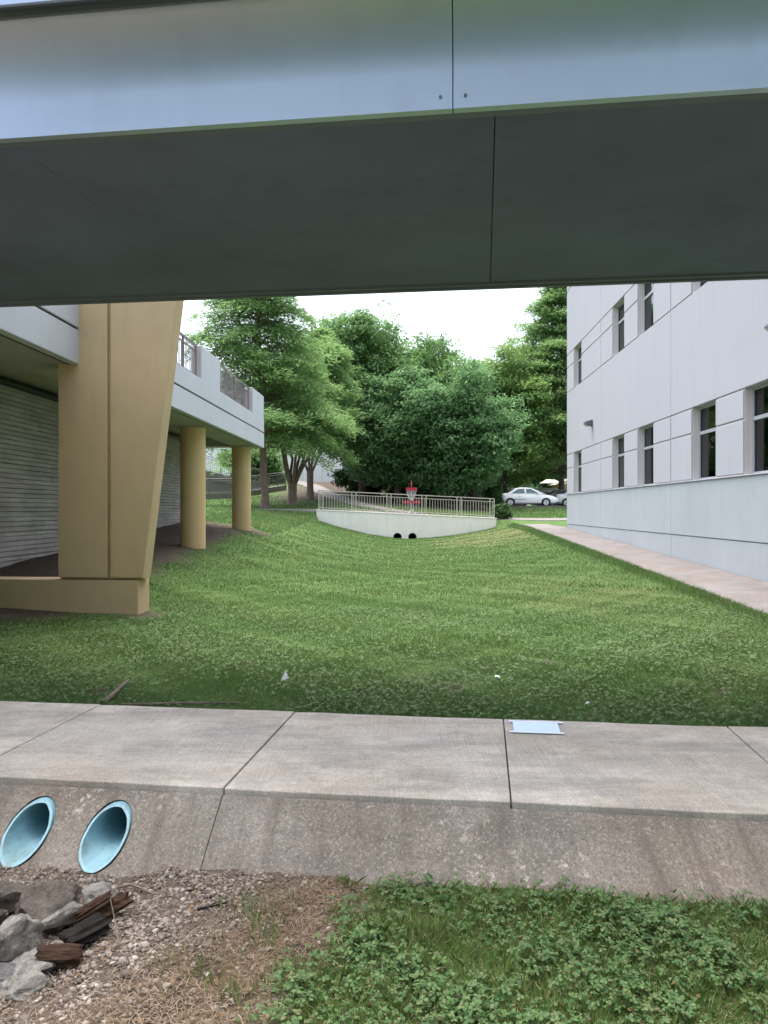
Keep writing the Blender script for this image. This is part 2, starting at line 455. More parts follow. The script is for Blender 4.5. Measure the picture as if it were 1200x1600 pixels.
def dry_mask(x, y):       # bare straw / gravel bank in front of the pipes
    edge = -0.05 - 0.34 * (3.5 - y) + 0.14 * wob(x, y, 6.0)
    return 1 - sstep(edge - 0.16, edge + 0.16, x)
def gravel_mask(x, y):
    edge = -0.82 + 0.55 * (y - 2.9) + 0.18 * wob(x, y, 5.0, 2.0)
    return 1 - sstep(edge - 0.25, edge + 0.2, x)
def dirt_mask(x, y):      # bare earth under the terrace and round the footing
    d = sstep(-4.15, -4.75, x + 0.25 * wob(x, y, 2.5)) * sstep(9.0, 11.0, y) * (1 - sstep(25, 27.5, y))
    d = np.maximum(d, sstep(0.5, 0.15, np.hypot((x + 3.35), (y - 10.65)) + 0.1 * wob(x, y, 7)))
    d = np.maximum(d, sstep(-3.9, -4.6, x) * sstep(9.8, 10.4, y + 0.2 * wob(x, y, 3)) * sstep(11.5, 10.9, y))
    d = np.maximum(d, 0.9 * sstep(0.9, 0.45, np.hypot(x + 4.3, (y - 24.7))))
    up = sstep(46, 54, y + 1.2 * wob(x, y, 0.7)) * sstep(-9.5, -6, x) * (1 - sstep(7.2, 8.5, x))
    return np.maximum(d, up)
def tired_mask(x, y):     # worn, yellowish turf
    a = sstep(4.5, 1.5, np.hypot((x - 4.3) * 1.2, (y - 33) * 0.55))
    b = 0.8 * sstep(2.2, 0.6, np.hypot((x - 3.4) * 1.0, (y - 13.5) * 0.5) + 0.5 * wob(x, y, 1.5))
    c = 0.7 * sstep(3, 1.0, np.hypot(x - 9.5, (y - 51) * 0.7))
    return np.clip(np.maximum(np.maximum(a, 0.5 * b), c), 0, 1) * 0.75

def bare_mask(x, y):      # thin, muddy spots scattered over the near lawn
    return sstep(0.46, 0.74, wob(x, y, 2.7, 7.0) * 0.7 + 0.5 * wob(x, y, 8.3, 2.0)) * sstep(14, 7, y)
vx, vy = V[:, 0], V[:, 1]
q = vx * SA + vy * CA
isfg = (q < 4.6).astype(float)
mk = np.zeros((len(V), 4), np.float32)
mk[:, 0] = dry_mask(vx, vy) * isfg
mk[:, 1] = gravel_mask(vx, vy) * isfg
mk[:, 2] = np.maximum(dirt_mask(vx, vy), 0.9 * bare_mask(vx, vy)) * (1 - isfg)
mk[:, 3] = tired_mask(vx, vy) * (1 - isfg)

t = NT('ground_turf_and_earth')
at = t.n('ShaderNodeAttribute'); at.attribute_name = 'cover'
sep = t.n('ShaderNodeSeparateColor'); t.l(at.outputs['Color'], sep.inputs[0])
grass = t.ramp(t.noise(0.45, 6, 0.7), [(0.3, (0.06, 0.125, 0.034)), (0.7, (0.11, 0.175, 0.052))])
grass = t.mixc(t.ramp(t.noise(14, 8, 0.8), [(0.45, 0.0), (0.65, 0.8)]), grass, (0.03, 0.055, 0.014))
grass = t.mixc(t.ramp(t.noise(5, 6, 0.7), [(0.58, 0.0), (0.72, 0.6)]), grass, (0.06, 0.045, 0.03))
tired = t.mixc(t.noise(3, 6, 0.8), (0.13, 0.13, 0.05), (0.22, 0.17, 0.10))
mul = t.n('ShaderNodeMath', operation='MULTIPLY'); t.l(at.outputs['Alpha'], mul.inputs[0]); t.l(t.ramp(t.noise(1.4, 6, 0.7), [(0.38, 0.2), (0.6, 1.0)]), mul.inputs[1])
g1 = t.mixc(mul.outputs[0], grass, tired)
soil = t.ramp(t.noise(9, 8, 0.75), [(0.3, (0.045, 0.034, 0.026)), (0.7, (0.115, 0.088, 0.068))])
g2 = t.mixc(sep.outputs[2], g1, soil)
straw = t.ramp(t.noise(40, 8, 0.8), [(0.3, (0.055, 0.04, 0.028)), (0.65, (0.22, 0.155, 0.10))])
straw = t.mixc(t.ramp(t.noise(4.5, 6, 0.7), [(0.52, 0.0), (0.62, 0.85)]), straw, (0.035, 0.03, 0.027))
g3 = t.mixc(sep.outputs[0], g2, straw)
grav = t.ramp(t.noise(60, 6, 0.8), [(0.3, (0.06, 0.045, 0.035)), (0.7, (0.24, 0.19, 0.15))])
g4 = t.mixc(sep.outputs[1], g3, grav)
t.bump(t.noise(35, 8, 0.8), 0.8, 0.03)
M['ground'] = t.out(g4, 0.95, 0.15)
ground = fast_mesh('ground', V, 4, M['ground'], faces=F, kind='structure')
ca = ground.data.color_attributes.new('cover', 'FLOAT_COLOR', 'POINT')
ca.data.foreach_set('color', mk.ravel())
ground.data.shade_smooth()

# ------------------------------------------------------------------ front sidewalk with its sloped apron
walk = MB().box(-13.2, 5.9, Q0 + 0.03, Q1 - 0.02, -0.062, -0.047).build('sidewalk', M['joint'])
walk['kind'] = 'structure'
walk.rotation_euler = (0, 0, -A)
joints = [-13.2 + 1.4825 * k for k in range(0, 13)]
joints = [p - (joints[8] - (-1.347)) for p in joints]
for a, b in zip(joints[:-1], joints[1:]):
    m = MB()
    n = 7
    # front lip slightly uneven, as the old edge is
    front = [(a + 0.0035 + (b - a - 0.007) * k / n, Q0 + random.uniform(-0.006, 0.006)) for k in range(n + 1)]
    back = [(b - 0.0035 - (b - a - 0.007) * k / n, Q1 + random.uniform(-0.012, 0.012)) for k in range(n + 1)]
    dz = random.uniform(-0.003, 0.003)
    m.prism(front + back, 'z', -0.046, dz)
    m.build('slab', M['walk'], walk, bevel=0.006)

apron = bpy.data.objects.new('concrete_apron', None); C.objects.link(apron)
apron.rotation_euler = (0, 0, -A); apron['kind'] = 'structure'
SZ0, SZ1, SQ1 = -0.032, -0.28, 3.53      # the slope runs on below the soil line
def slopeq(z): return (Q0 - 0.014) + (z - SZ0) / (SZ1 - SZ0) * (SQ1 - Q0 + 0.014)
PIPES = [(-1.885, 0.110), (-2.305, 0.110)]
PZ = -0.187
for a, b in zip(joints[0::2][:-1], joints[0::2][1:]):
    pts = [(Q0 - 0.014, SZ0), (slopeq(-0.11) - 0.007, -0.11), (slopeq(-0.2) - 0.006, -0.2), (SQ1, SZ1), (slopeq(-0.36), -0.36), (slopeq(-0.36), -0.44), (4.7, -0.44), (4.7, -0.17), (Q0 - 0.008, -0.17)]
    o = MB().prism(pts, 'x', a + 0.0025, b - 0.0025).build('apron_panel', M['slope'], apron)
    cut = []
    for (pp, rr) in PIPES:
        if a < pp < b:
            cy = MB().tube([(pp, 3.2, PZ), (pp, 4.6, PZ)], rr + 0.011, 40).build('cutter', None)
            cy.rotation_euler = (0, 0, -A); cut.append(cy)
    if cut:
        bpy.context.view_layer.update()
        boolean_cut(o, cut)
# dark seam between slab and apron is the open gap itself

for i, (pp, rr) in enumerate(PIPES):
    root = empty('drain_pipe', (*pq(pp, slopeq(PZ)), PZ), -A,
                 ['right-hand one of the two aqua plastic drain pipe ends in the apron',
                  'left-hand aqua plastic drain pipe end, nearest the left picture edge'][i], 'pipe', 'pair of drain pipes in the concrete apron')
    n = 48; q00 = slopeq(PZ)
    def ring(rad, jit, back=None):
        out = []
        for k in range(n):
            th = 2 * math.pi * k / n
            dx, dz = rad * math.cos(th), rad * math.sin(th)
            yy = (slopeq(PZ + dz) - q00 - 0.016 + jit * math.sin(5 * th + i) + jit * 0.7 * math.sin(11 * th)) if back is None else back
            out.append((dx, yy, dz))
        return out
    r_in = rr - 0.010
    vs = ring(rr + 0.002, 0.003) + ring(r_in, 0.003) + ring(r_in, 0, 1.25) + ring(rr + 0.002, 0, 1.25)
    fs = []
    for a_, b_ in ((0, 1), (1, 2), (2, 3), (3, 0)):
        for k in range(n):
            k2 = (k + 1) % n
            fs.append((a_ * n + k, a_ * n + k2, b_ * n + k2, b_ * n + k))
    MB().add(vs, fs).build('pipe_wall', M['pipe'], root, smooth=True)
    MB().tube([(0, 1.2, 0), (0, 1.24, 0)], r_in - 0.001, 32).build('dark_depth_disc', M['black'], root)  # black disc closing the pipe, standing in for its dark depth

# ------------------------------------------------------------------ path along the office
pathroot = bpy.data.objects.new('path_beside_building', None); C.objects.link(pathroot); pathroot['kind'] = 'structure'
def slab_quad(m, c4, th=0.10):
    top = [Vector(p) for p in c4]
    bot = [p - Vector((0, 0, th)) for p in top]
    m.add(top + bot, [(0, 1, 2, 3), (7, 6, 5, 4), (0, 4, 5, 1), (1, 5, 6, 2), (2, 6, 7, 3), (3, 7, 4, 0)])
pyl = list(np.arange(6.2, 39.8, 2.1))
for a, b in zip(pyl[:-1], pyl[1:]):
    m = MB()
    def pt(y, s):
        x = WALLX(y) - 0.01 if s else WALLX(y) - 1.55 - 0.10 * math.sin(y * 0.4) * 0.5
        z = float(gz(WALLX(y) - 1.45, y)) + 0.018
        return (x, y, z)
    slab_quad(m, [pt(a + 0.004, 0), pt(a + 0.004, 1), pt(b - 0.004, 1), pt(b - 0.004, 0)])
    m.build('slab', M['path'], pathroot, bevel=0.004)

def ribbon(name, pts, width, m, lift=0.03, parent=None, step=1.0, th=0.1, tilt=True):
    """walk laid over the terrain"""
    P = [Vector((p[0], p[1], 0)) for p in pts]
    dense = []
    for a, b in zip(P[:-1], P[1:]):
        k = max(1, int((b - a).length / step))
        dense += [a.lerp(b, i / k) for i in range(k)]
    dense.append(P[-1])
    vs, fs = [], []
    for i, p in enumerate(dense):
        d = (dense[min(i + 1, len(dense) - 1)] - dense[max(0, i - 1)]).normalized()
        nrm = Vector((-d.y, d.x, 0)) * width / 2
        zl, zr = float(gz(p.x + nrm.x, p.y + nrm.y)), float(gz(p.x - nrm.x, p.y - nrm.y))
        a, b = p + nrm, p - nrm
        vs += [(a.x, a.y, zl + lift), (b.x, b.y, zr + lift), (a.x, a.y, zl - th - 0.2), (b.x, b.y, zr - th - 0.2)]
        if i:
            o = 4 * (i - 1); n_ = 4 * i
            fs += [(o, o + 1, n_ + 1, n_), (o, n_, n_ + 2, o + 2), (o + 1, o + 3, n_ + 3, n_ + 1)]
    fs += [(0, 2, 3, 1), (len(vs) - 4, len(vs) - 3, len(vs) - 1, len(vs) - 2)]
    o = MB().add(vs, fs).build(name, m, parent)
    if not parent: o['kind'] = 'structure'
    return o
ribbon('cross_path', [(-22, 41.4), (-12, 41.2), (-5, 41.0), (6.5, 41.0), (8.6, 40.6), (14, 41.8), (30, 44)], 1.5, M['path'], 0.025)
ribbon('uphill_path', [(1.6, 41.9), (-1.6, 49.0), (-4.2, 58), (-6.6, 69), (-9, 76)], 1.5, M['path'], 0.05)
lot = ribbon('parking_lot', [(6.0, 66.5), (60, 66.5)], 19, M['asphalt'], 0.06, step=2)
kerb = ribbon('kerb', [(6.0, 56.9), (60, 56.9)], 0.22, M['ramp'], 0.14, step=2)

# ------------------------------------------------------------------ footbridge overhead
BQ0, BQ1, BZ = 4.03, 7.37, EYE + 2.10
br = empty('footbridge', (*pq(0, 5.7), BZ), -A, 'grey footbridge passing overhead with pale fascia and dark underside', 'bridge')
def B(m, p0, p1, q0, q1, z0, z1): return m.box(p0, p1, q0 - 5.7, q1 - 5.7, z0, z1)
PL, PR = -9.5, 5.9
fj = [PL, -6.95, -3.55, -0.16, 3.23, PR]
for a, b in zip(fj[:-1], fj[1:]):
    cove = [(0.0, 0.0), (0.0, 0.20), (-0.004, 0.27), (-0.013, 0.33), (-0.026, 0.39), (-0.044, 0.45), (-0.068, 0.51), (-0.096, 0.56), (-0.125, 0.60), (-0.125, 0.622), (0.05, 0.622), (0.05, 0.0)]
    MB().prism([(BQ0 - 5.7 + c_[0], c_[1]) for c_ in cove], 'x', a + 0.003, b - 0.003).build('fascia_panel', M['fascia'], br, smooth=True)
sj = [PL, -8.2, -5.45, -2.70, 0.06, 2.82, PR]
for a, b in zip(sj[:-1], sj[1:]):
    g_ = 0.0012 if abs(a + 2.70) < 0.01 else 0.004
    h_ = 0.0012 if abs(b + 2.70) < 0.01 else 0.003
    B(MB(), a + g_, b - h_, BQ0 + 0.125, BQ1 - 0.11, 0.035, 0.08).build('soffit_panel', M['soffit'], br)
B(MB(), PL, PR, BQ0 + 0.052, BQ0 + 0.122, 0.004, 0.3).build('drip_trim', M['trim'], br, bevel=0.006)
B(MB(), PL, PR, BQ1 - 0.106, BQ1 - 0.05, 0.012, 0.3).build('rear_drip_trim', M['trim'], br, bevel=0.006)
B(MB(), PL, PR, BQ1 - 0.046, BQ1, -0.006, 0.62).build('rear_fascia', M['trim'], br, bevel=0.006)
B(MB(), PL, PR, BQ0 + 0.13, BQ1 - 0.12, 0.085, 0.60).build('deck_core', M['trim'], br)
B(MB(), PL, PR, BQ0 - 0.20, BQ1 + 0.1, 0.625, 0.83).build('deck_slab', M['soffit'], br, bevel=0.012)
B(MB(), PL, PR, BQ0 - 0.222, BQ0 - 0.202, 0.60, 0.86).build('slab_edge_trim', M['fascia'], br)
B(MB(), PL, PR, BQ0 - 0.142, BQ0 - 0.127, 0.585, 0.624).build('drip_strip', M['trim'], br)
for p in (-0.225, -0.095):
    for z in (0.065,):
        MB().tube([(p, BQ0 - 5.7 - 0.006, z), (p, BQ0 - 5.7 + 0.01, z)], 0.008, 10).build('bolt', M['trim'], br)

# ------------------------------------------------------------------ terrace (elevated walkway) on the left
TR = R(1.3)
terr = empty('elevated_terrace', (-4.54, 0, 0), -TR, 'pale grey elevated terrace with railing carried on round tan columns', 'terrace')
SZ = EYE + 2.05
TY0, TY1 = 8.15, 25.4
MB().box(-0.9, 0.0, TY0, TY1, SZ, SZ + 0.475).build('edge_beam', M['deckgrey'], terr, bevel=0.01)
MB().box(-0.16, -0.13, TY0, TY1 - 0.1, SZ - 0.004, SZ + 0.01).build('drip_groove', M['joint'], terr)
MB().box(-1.0, -0.025, TY0 + 0.01, TY1 - 0.01, SZ + 0.476, SZ + 0.51).build('groove_backing', M['joint'], terr)
MB().box(-1.0, 0.0, TY0, TY1, SZ + 0.511, SZ + 0.92).build('kerb_beam', M['deckgrey'], terr, bevel=0.01)
MB().box(-7.5, -0.905, TY0, TY1 - 0.02, SZ + 0.30, SZ + 0.70).build('deck_slab', M['decksoffit'], terr)
MB().box(-2.6, -0.905, TY1 - 0.6, TY1 - 0.01, SZ + 0.005, SZ + 0.299).build('end_beam', M['decksoffit'], terr)
MB().box(-0.895, -0.17, TY0, TY1 - 0.02, SZ - 0.003, SZ).build('beam_soffit', M['decksoffit'], terr)
ZT = SZ + 0.921
HT = SZ + 1.70
for a, b in ((11.5, 13.3), (17.5, 19.3), (23.5, 25.4)):
    MB().box(-0.26, -0.012, a, b, ZT, HT).build('parapet_block', M['deckgrey'], terr, bevel=0.012)
    MB().box(-0.24, -0.03, a - 0.012, a - 0.001, ZT, HT - 0.02).build('parapet_cheek', M['deckpink'], terr)
for a, b in ((TY0 + .1, 11.45), (13.35, 17.45), (19.35, 23.45)):
    rail = MB().box(-0.155, -0.105, a, b, HT - 0.05, HT).build('guard_rail', M['dkrail'], terr)
    MB().box(-0.145, -0.115, a, b, HT - 0.16, HT - 0.13).build('lower_rail', M['dkrail'], rail)
    MB().box(-0.145, -0.115, a, b, ZT + 0.06, ZT + 0.09).build('lower_rail', M['dkrail'], rail)
    n = 4
    for k in range(n + 1):
        y = a + 0.03 + (b - a - 0.06) * k / n
        MB().box(-0.152, -0.108, y - 0.022, y + 0.022, ZT, HT - 0.052).build('post', M['dkrail'], rail)
    pk = MB()
    for y in np.arange(a + 0.1, b - 0.05, 0.105):
        pk.box(-0.137, -0.123, y - 0.007, y + 0.007, ZT + 0.09, HT - 0.16)
    pk.build('pickets', M['dkrail'], rail, kind='stuff')
for y in (19.0, 24.75):
    xw = -4.54 + 0.0227 * y - 0.62
    zb = float(gz(xw, y)) - 0.25
    MB().tube([(-0.62, y, zb), (-0.62, y, zb + 0.5), (-0.62, y, SZ - 0.03)], 0.305, 48).build('round_column', M['tancol'], terr, smooth=True)
    MB().box(-1.0, -0.24, y - 0.38, y + 0.38, SZ - 0.03, SZ - 0.004).build('column_cap', M['decksoffit'], terr)

# board-formed wall under the terrace
bw = empty('board_formed_wall', (-6.86, 8.2, 0), -TR, 'ribbed grey board-formed concrete wall in shade under the terrace', 'wall')
MB().box(-0.3, -0.03, 0, 17.9, -0.4, 4.2).build('core', M['joint'], bw)
z = 0.0; k = 0
while z < 3.82:
    h = 0.088 + random.uniform(-0.006, 0.006)
    d = random.uniform(-0.008, 0.014)
    # each board impression leans out at its foot
    MB().prism([(-0.03, z + 0.006), (d + 0.018, z + 0.006), (d - 0.004, z + h - 0.003), (-0.03, z + h - 0.003)], 'y', 0.0, 17.9).build('board_course', M['board'], bw)
    z += h; k += 1
hp = MB().tube([(-6.78 + 0.12, 8.3, SZ + 0.17), (-6.40 + 0.12, 25.2, SZ + 0.17)], 0.07, 12).build('utility_pipe', M['black'], smooth=True)
tag(hp, 'black utility pipe running along the top of the ribbed wall', 'pipe')

# ------------------------------------------------------------------ tan bridge pier
pr = empty('bridge_pier', (-3.37, 10.72, 0), R(-5), 'tall tan tapered pier with vertical groove on a low footing', 'pier')
def pier_x(z): return 0.0 + (z - 0.47) * 0.1245
ztop = 5.2
MB().prism([(-1.23, 0.50), (-0.512, 0.50), (-0.512, ztop), (-1.23, ztop)], 'y', 0.0, 0.05).build('face_panel', M['tan'], pr, bevel=0.008)
MB().prism([(-0.466, 0.50), (pier_x(0.5), 0.50), (pier_x(ztop), ztop), (-0.466, ztop)], 'y', 0.0, 0.05).build('face_panel', M['tan'], pr, bevel=0.008)
MB().prism([(-1.225, 0.475), (pier_x(0.475) - 0.004, 0.475), (pier_x(ztop) - 0.004, ztop), (-1.225, ztop)], 'y', 0.052, 0.30).build('shaft', M['tan'], pr, bevel=0.012)
MB().box(-4.6, -0.07, 0.012, 0.42, -0.4, 0.468).build('footing', M['tan'], pr, bevel=0.012)

# ------------------------------------------------------------------ office building on the right
BR = R(2.8)
ob = empty('office_building', (6.2, 0, 0), -BR, 'large pale grey office building with deep window openings beside the path', 'building')
Y0b, Y1b = 0.6, 32.8
WIN = [(29.84, 31.3), (23.56, 24.98), (20.60, 22.06), (16.24, 17.66), (13.36, 14.81), (8.9, 10.32), (6.0, 7.42)]
VJ = [19.14, 26.6, 11.8]
T = 0.17
MB().box(T + 0.42, 14, Y0b + 0.2, Y1b - 0.2, -0.6, 11.6).build('core', M['bback'], ob)
def panel(y0, y1, z0, z1, m, x0=0.0, bev=0.012, name='wall_panel'):
    return MB().box(x0, T + 0.42 - 0.002, y0, y1, z0, z1).build(name, m, ob, bevel=bev)
G = 0.016
def split(y0, y1, cuts=VJ, g=0.006):
    e = [y0] + sorted(c for c in cuts if y0 < c < y1) + [y1]
    return [(a + (g if i else 0), b - (g if i < len(e) - 2 else 0)) for i, (a, b) in enumerate(zip(e[:-1], e[1:]))]
for (a, b) in split(Y0b, Y1b):
    panel(a, b, -0.6, 0.838, M['bbase'], 0.012)
    panel(a, b, 0.85, 2.10, M['bbase'], 0.0)
    panel(a, b, 3.78 + G, 6.42 - G, M['bwall'])
    panel(a, b, 8.02 + G, 10.7, M['bwall'])
    panel(a, b, 10.73, 11.8, M['bwall'])
MB().box(-0.03, T, Y0b, Y1b - 0.01, 2.101, 2.128).build('sill_course', M['bwall'], ob, bevel=0.006)
# continuous recess lining behind the shadow joints
for (z0, z1) in ((2.13, 3.795), (6.405, 8.035)):
    edges = []
    prev = Y0b
    for (a, b) in sorted(WIN):
        edges.append((prev, a)); prev = b
    edges.append((prev, Y1b))
    zm = z0 + 1.07
    for (a, b) in edges:
        MB().box(0.03, T + 0.41, a, b, z0, z1).build('pier_core', M['bjamb'], ob)
        for (c, d) in split(a, b):
            for (u, v) in ((z0 + 0.022, zm - 0.016), (zm + 0.016, z1 - 0.03)):
                MB().box(0.0, 0.0285, c + 0.02, d - 0.02, u, v).build('raised_panel', M['bwall'], ob, bevel=0.012)
    for (a, b) in WIN:
        fx = T
        f = MB()
        fw = 0.05
        f.box(fx, fx + 0.08, a, a + fw, z0, z1).box(fx, fx + 0.08, b - fw, b, z0, z1)
        f.box(fx, fx + 0.08, a + fw, b - fw, z0, z0 + fw).box(fx, fx + 0.08, a + fw, b - fw, z1 - fw, z1)
        win = f.build('window', M['frame'], ob)
        MB().box(fx - 0.012, fx + 0.06, a + fw, b - fw, zm - 0.035, zm + 0.035).build('transom', M['frame'], win)
        for (u, v) in ((z0 + fw, zm - 0.036), (zm + 0.036, z1 - fw)):
            MB().box(fx + 0.03, fx + 0.036, a + fw, b - fw, u, v).build('pane', M['glass'], win)
            e = 0.028
            MB().box(fx + 0.022, fx + 0.029, a + fw, a + fw + e, u, v).build('gasket', M['darkframe'], win)
            MB().box(fx + 0.022, fx + 0.029, b - fw - e, b - fw, u, v).build('gasket', M['darkframe'], win)
        bl_ = random.choice((0.30, 0.5, 0.52, 0.58, 0.7)); MB().box(fx + 0.16, fx + 0.17, a + (b - a) * bl_, b - 0.06, z0 + (0.05 if random.random() < 0.7 else 0.5), z1 - 0.05).build('blind', M['blind'], win)
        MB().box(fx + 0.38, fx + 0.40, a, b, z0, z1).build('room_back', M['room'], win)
for i, yl in enumerate((27.9, 13.1)):
    lp = empty('wall_lamp', (WALLX(yl) - 0.003, yl, 4.6), -BR, ['small dark wall lamp above the lower windows near the far corner', 'small dark wall lamp at the right picture edge above the nearest window'][i], 'lamp', 'lamps on the office wall')
    MB().box(-0.05, 0.0, -0.09, 0.09, -0.12, 0.12).build('back_box', M['lampgrey'], lp, bevel=0.01)
    MB().prism([(-0.05, 0.12), (-0.28, 0.05), (-0.30, -0.02), (-0.20, -0.10), (-0.05, -0.10)], 'y', -0.13, 0.13).build('hood', M['lampgrey'], lp, bevel=0.015)
    MB().prism([(-0.295, -0.03), (-0.20, -0.112), (-0.185, -0.104), (-0.28, -0.025)], 'y', -0.11, 0.11).build('lens', M['lens'], lp)

# ------------------------------------------------------------------ culvert wall, its railing, disc golf basket
cw = empty('culvert_wall', (1.2, 40.0, 0), 0, 'long low off-white culvert wall at the end of the lawn', 'wall')
XL, XR_ = -3.52, 5.85
zl, zr = 1.425, 0.985
wl = MB().prism([(XL - 1.2, -0.5), (XR_ - 1.2, -0.5), (XR_ - 1.2, zr), (XL - 1.2, zl)], 'y', -0.02, 0.22).build('wall_body', M['hwall'], cw)
HP = [(0.70, 0.0), (1.48, 0.0)]
cut = []
for (x, _) in HP:
    cut.append(MB().tube([(x, 39.5, 0.04), (x, 40.4, 0.04)], 0.215, 32).build('cutter', None))
bpy.context.view_layer.update()
boolean_cut(wl, cut)
MB().prism([(XL - 1.22, zl + 0.002), (XR_ - 1.18, zr + 0.002), (XR_ - 1.18, zr + 0.05), (XL - 1.22, zl + 0.05)], 'y', -0.045, 0.245).build('coping', M['hwall'], cw, bevel=0.01)
for i, (x, _) in enumerate(HP):
    cp = empty('culvert_pipe', (x, 39.97, 0.04), 0, ['left one of the two black culvert pipe mouths in the low wall', 'right one of the two black culvert pipe mouths in the low wall'][i], 'pipe', 'black pipes in the culvert wall')
    n = 32
    vs = []
    for (rad, yy) in ((0.213, -0.03), (0.19, -0.03), (0.19, 0.95), (0.213, 0.95)):
        vs += [(rad * math.cos(2 * math.pi * k / n), yy, rad * math.sin(2 * math.pi * k / n)) for k in range(n)]
    fs = [(a * n + k, a * n + (k + 1) % n, ((a + 1) % 4) * n + (k + 1) % n, ((a + 1) % 4) * n + k) for a in range(4) for k in range(n)]
    MB().add(vs, fs).build('pipe_wall', M['black'], cp, smooth=True)
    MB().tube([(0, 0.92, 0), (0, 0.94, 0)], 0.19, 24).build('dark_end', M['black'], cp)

gr = empty('guard_railing', (1.2, 40.1, 1.2), 0, 'beige metal picket railing standing on the low culvert wall', 'railing')
def wt(x): return zl + 0.05 + (zr - zl) * (x - XL) / (XR_ - XL) - 1.2      # wall top, local z, from world x
x0, x1 = XL + 0.12, XR_ - 0.10
def sloped(m, xa, xb, za, zb, w=0.035):
    m.prism([(xa - 1.2, wt(xa) + za), (xb - 1.2, wt(xb) + za), (xb - 1.2, wt(xb) + zb), (xa - 1.2, wt(xa) + zb)], 'y', -w / 2, w / 2); return m
sloped(MB(), x0 - 0.03, x1 + 0.03, 0.97, 1.02, 0.06).build('top_rail', M['rail'], gr)
sloped(MB(), x0, x1, 0.82, 0.855).build('middle_rail', M['rail'], gr)
sloped(MB(), x0, x1, 0.08, 0.12).build('bottom_rail', M['rail'], gr)
ns = 5
px = []
for k in range(ns + 1):
    c = x0 + (x1 - x0) * k / ns
    for dx in ((0.0, 0.22) if k == 0 else ((-0.11, 0.11) if k < ns else (-0.22, 0.0))): px.append(c + dx)
pm = MB().box(-0.027, 0.027, -0.022, 0.022, 0.0, 0.968)
proto = None
for x in px:
    if proto is None:
        proto = pm.build('post', M['rail'], gr); o = proto
    else:
        o = proto.copy(); C.objects.link(o)
    o.location = (x - 1.2, 0, wt(x))
proto = None
for x in np.arange(x0 + 0.11, x1 - 0.02, 0.142):
    if min(abs(x - a) for a in px) < 0.05: continue
    if proto is None:
        proto = MB().box(-0.013, 0.013, -0.012, 0.012, 0.1, 0.835).build('picket', M['rail'], gr); o = proto
    else:
        o = proto.copy(); C.objects.link(o)
    o.location = (x - 1.2, 0, wt(x))

bx_, by_ = 1.47, 41.1
bz_ = float(gz(bx_, by_)) + 0.03
bk = empty('disc_golf_basket', (bx_, by_, bz_), 0, 'red banded disc golf basket with hanging chains behind the railing', 'basket')
MB().tube([(0, 0, 0), (0, 0, 1.42)], 0.022, 12).build('pole', M['steel'], bk)
def hoop(r0, r1, z0, z1, n=28):
    vs = []
    for (rad, z) in ((r0, z0), (r0, z1), (r1, z1), (r1, z0)):
        vs += [(rad * math.cos(2 * math.pi * k / n), rad * math.sin(2 * math.pi * k / n), z) for k in range(n)]
    return MB().add(vs, [(a * n + k, a * n + (k + 1) % n, ((a + 1) % 4) * n + (k + 1) % n, ((a + 1) % 4) * n + k) for a in range(4) for k in range(n)])
hoop(0.28, 0.295, 1.24, 1.40).build('top_band', M['red'], bk, smooth=True)
hoop(0.46, 0.475, 0.56, 0.69).build('basket_rim', M['red'], bk, smooth=True)
sp = MB()
for k in range(6):
    a = k * math.pi / 3
    sp.tube([(0, 0, 1.38), (0.285 * math.cos(a), 0.285 * math.sin(a), 1.38)], 0.008, 6)
sp.build('top_spokes', M['steel'], bk, kind='stuff')
for k in range(12):
    a = k * math.pi / 6 + 0.1
    MB().tube([(0.27 * math.cos(a), 0.27 * math.sin(a), 1.26), (0.2 * math.cos(a), 0.2 * math.sin(a), 0.95), (0.09 * math.cos(a), 0.09 * math.sin(a), 0.72)], 0.012, 6).build('chain', M['steel'], bk)
cg = MB()
for k in range(14):
    a = k * 2 * math.pi / 14
    cg.tube([(0.465 * math.cos(a), 0.465 * math.sin(a), 0.6), (0.26 * math.cos(a), 0.26 * math.sin(a), 0.34), (0.03 * math.cos(a), 0.03 * math.sin(a), 0.33)], 0.009, 6)
cg.build('basket_cage', M['lampgrey'], bk, kind='stuff')
for k in range(4):
    a = k * math.pi / 2 + 0.7
    MB().tube([(0.02 * math.cos(a), 0.02 * math.sin(a), 0.22), (0.27 * math.cos(a), 0.27 * math.sin(a), 0.0)], 0.018, 8).build('leg', M['steel'], bk)
MB().tube([(0, 0, 1.42), (-0.02, 0, 1.78)], 0.008, 6).build('flag_staff', M['steel'], bk)
MB().prism([(-0.02, 1.77), (0.05, 1.68), (0.035, 1.50), (-0.05, 1.53)], 'y', -0.004, 0.004).build('flag', M['red'], bk)

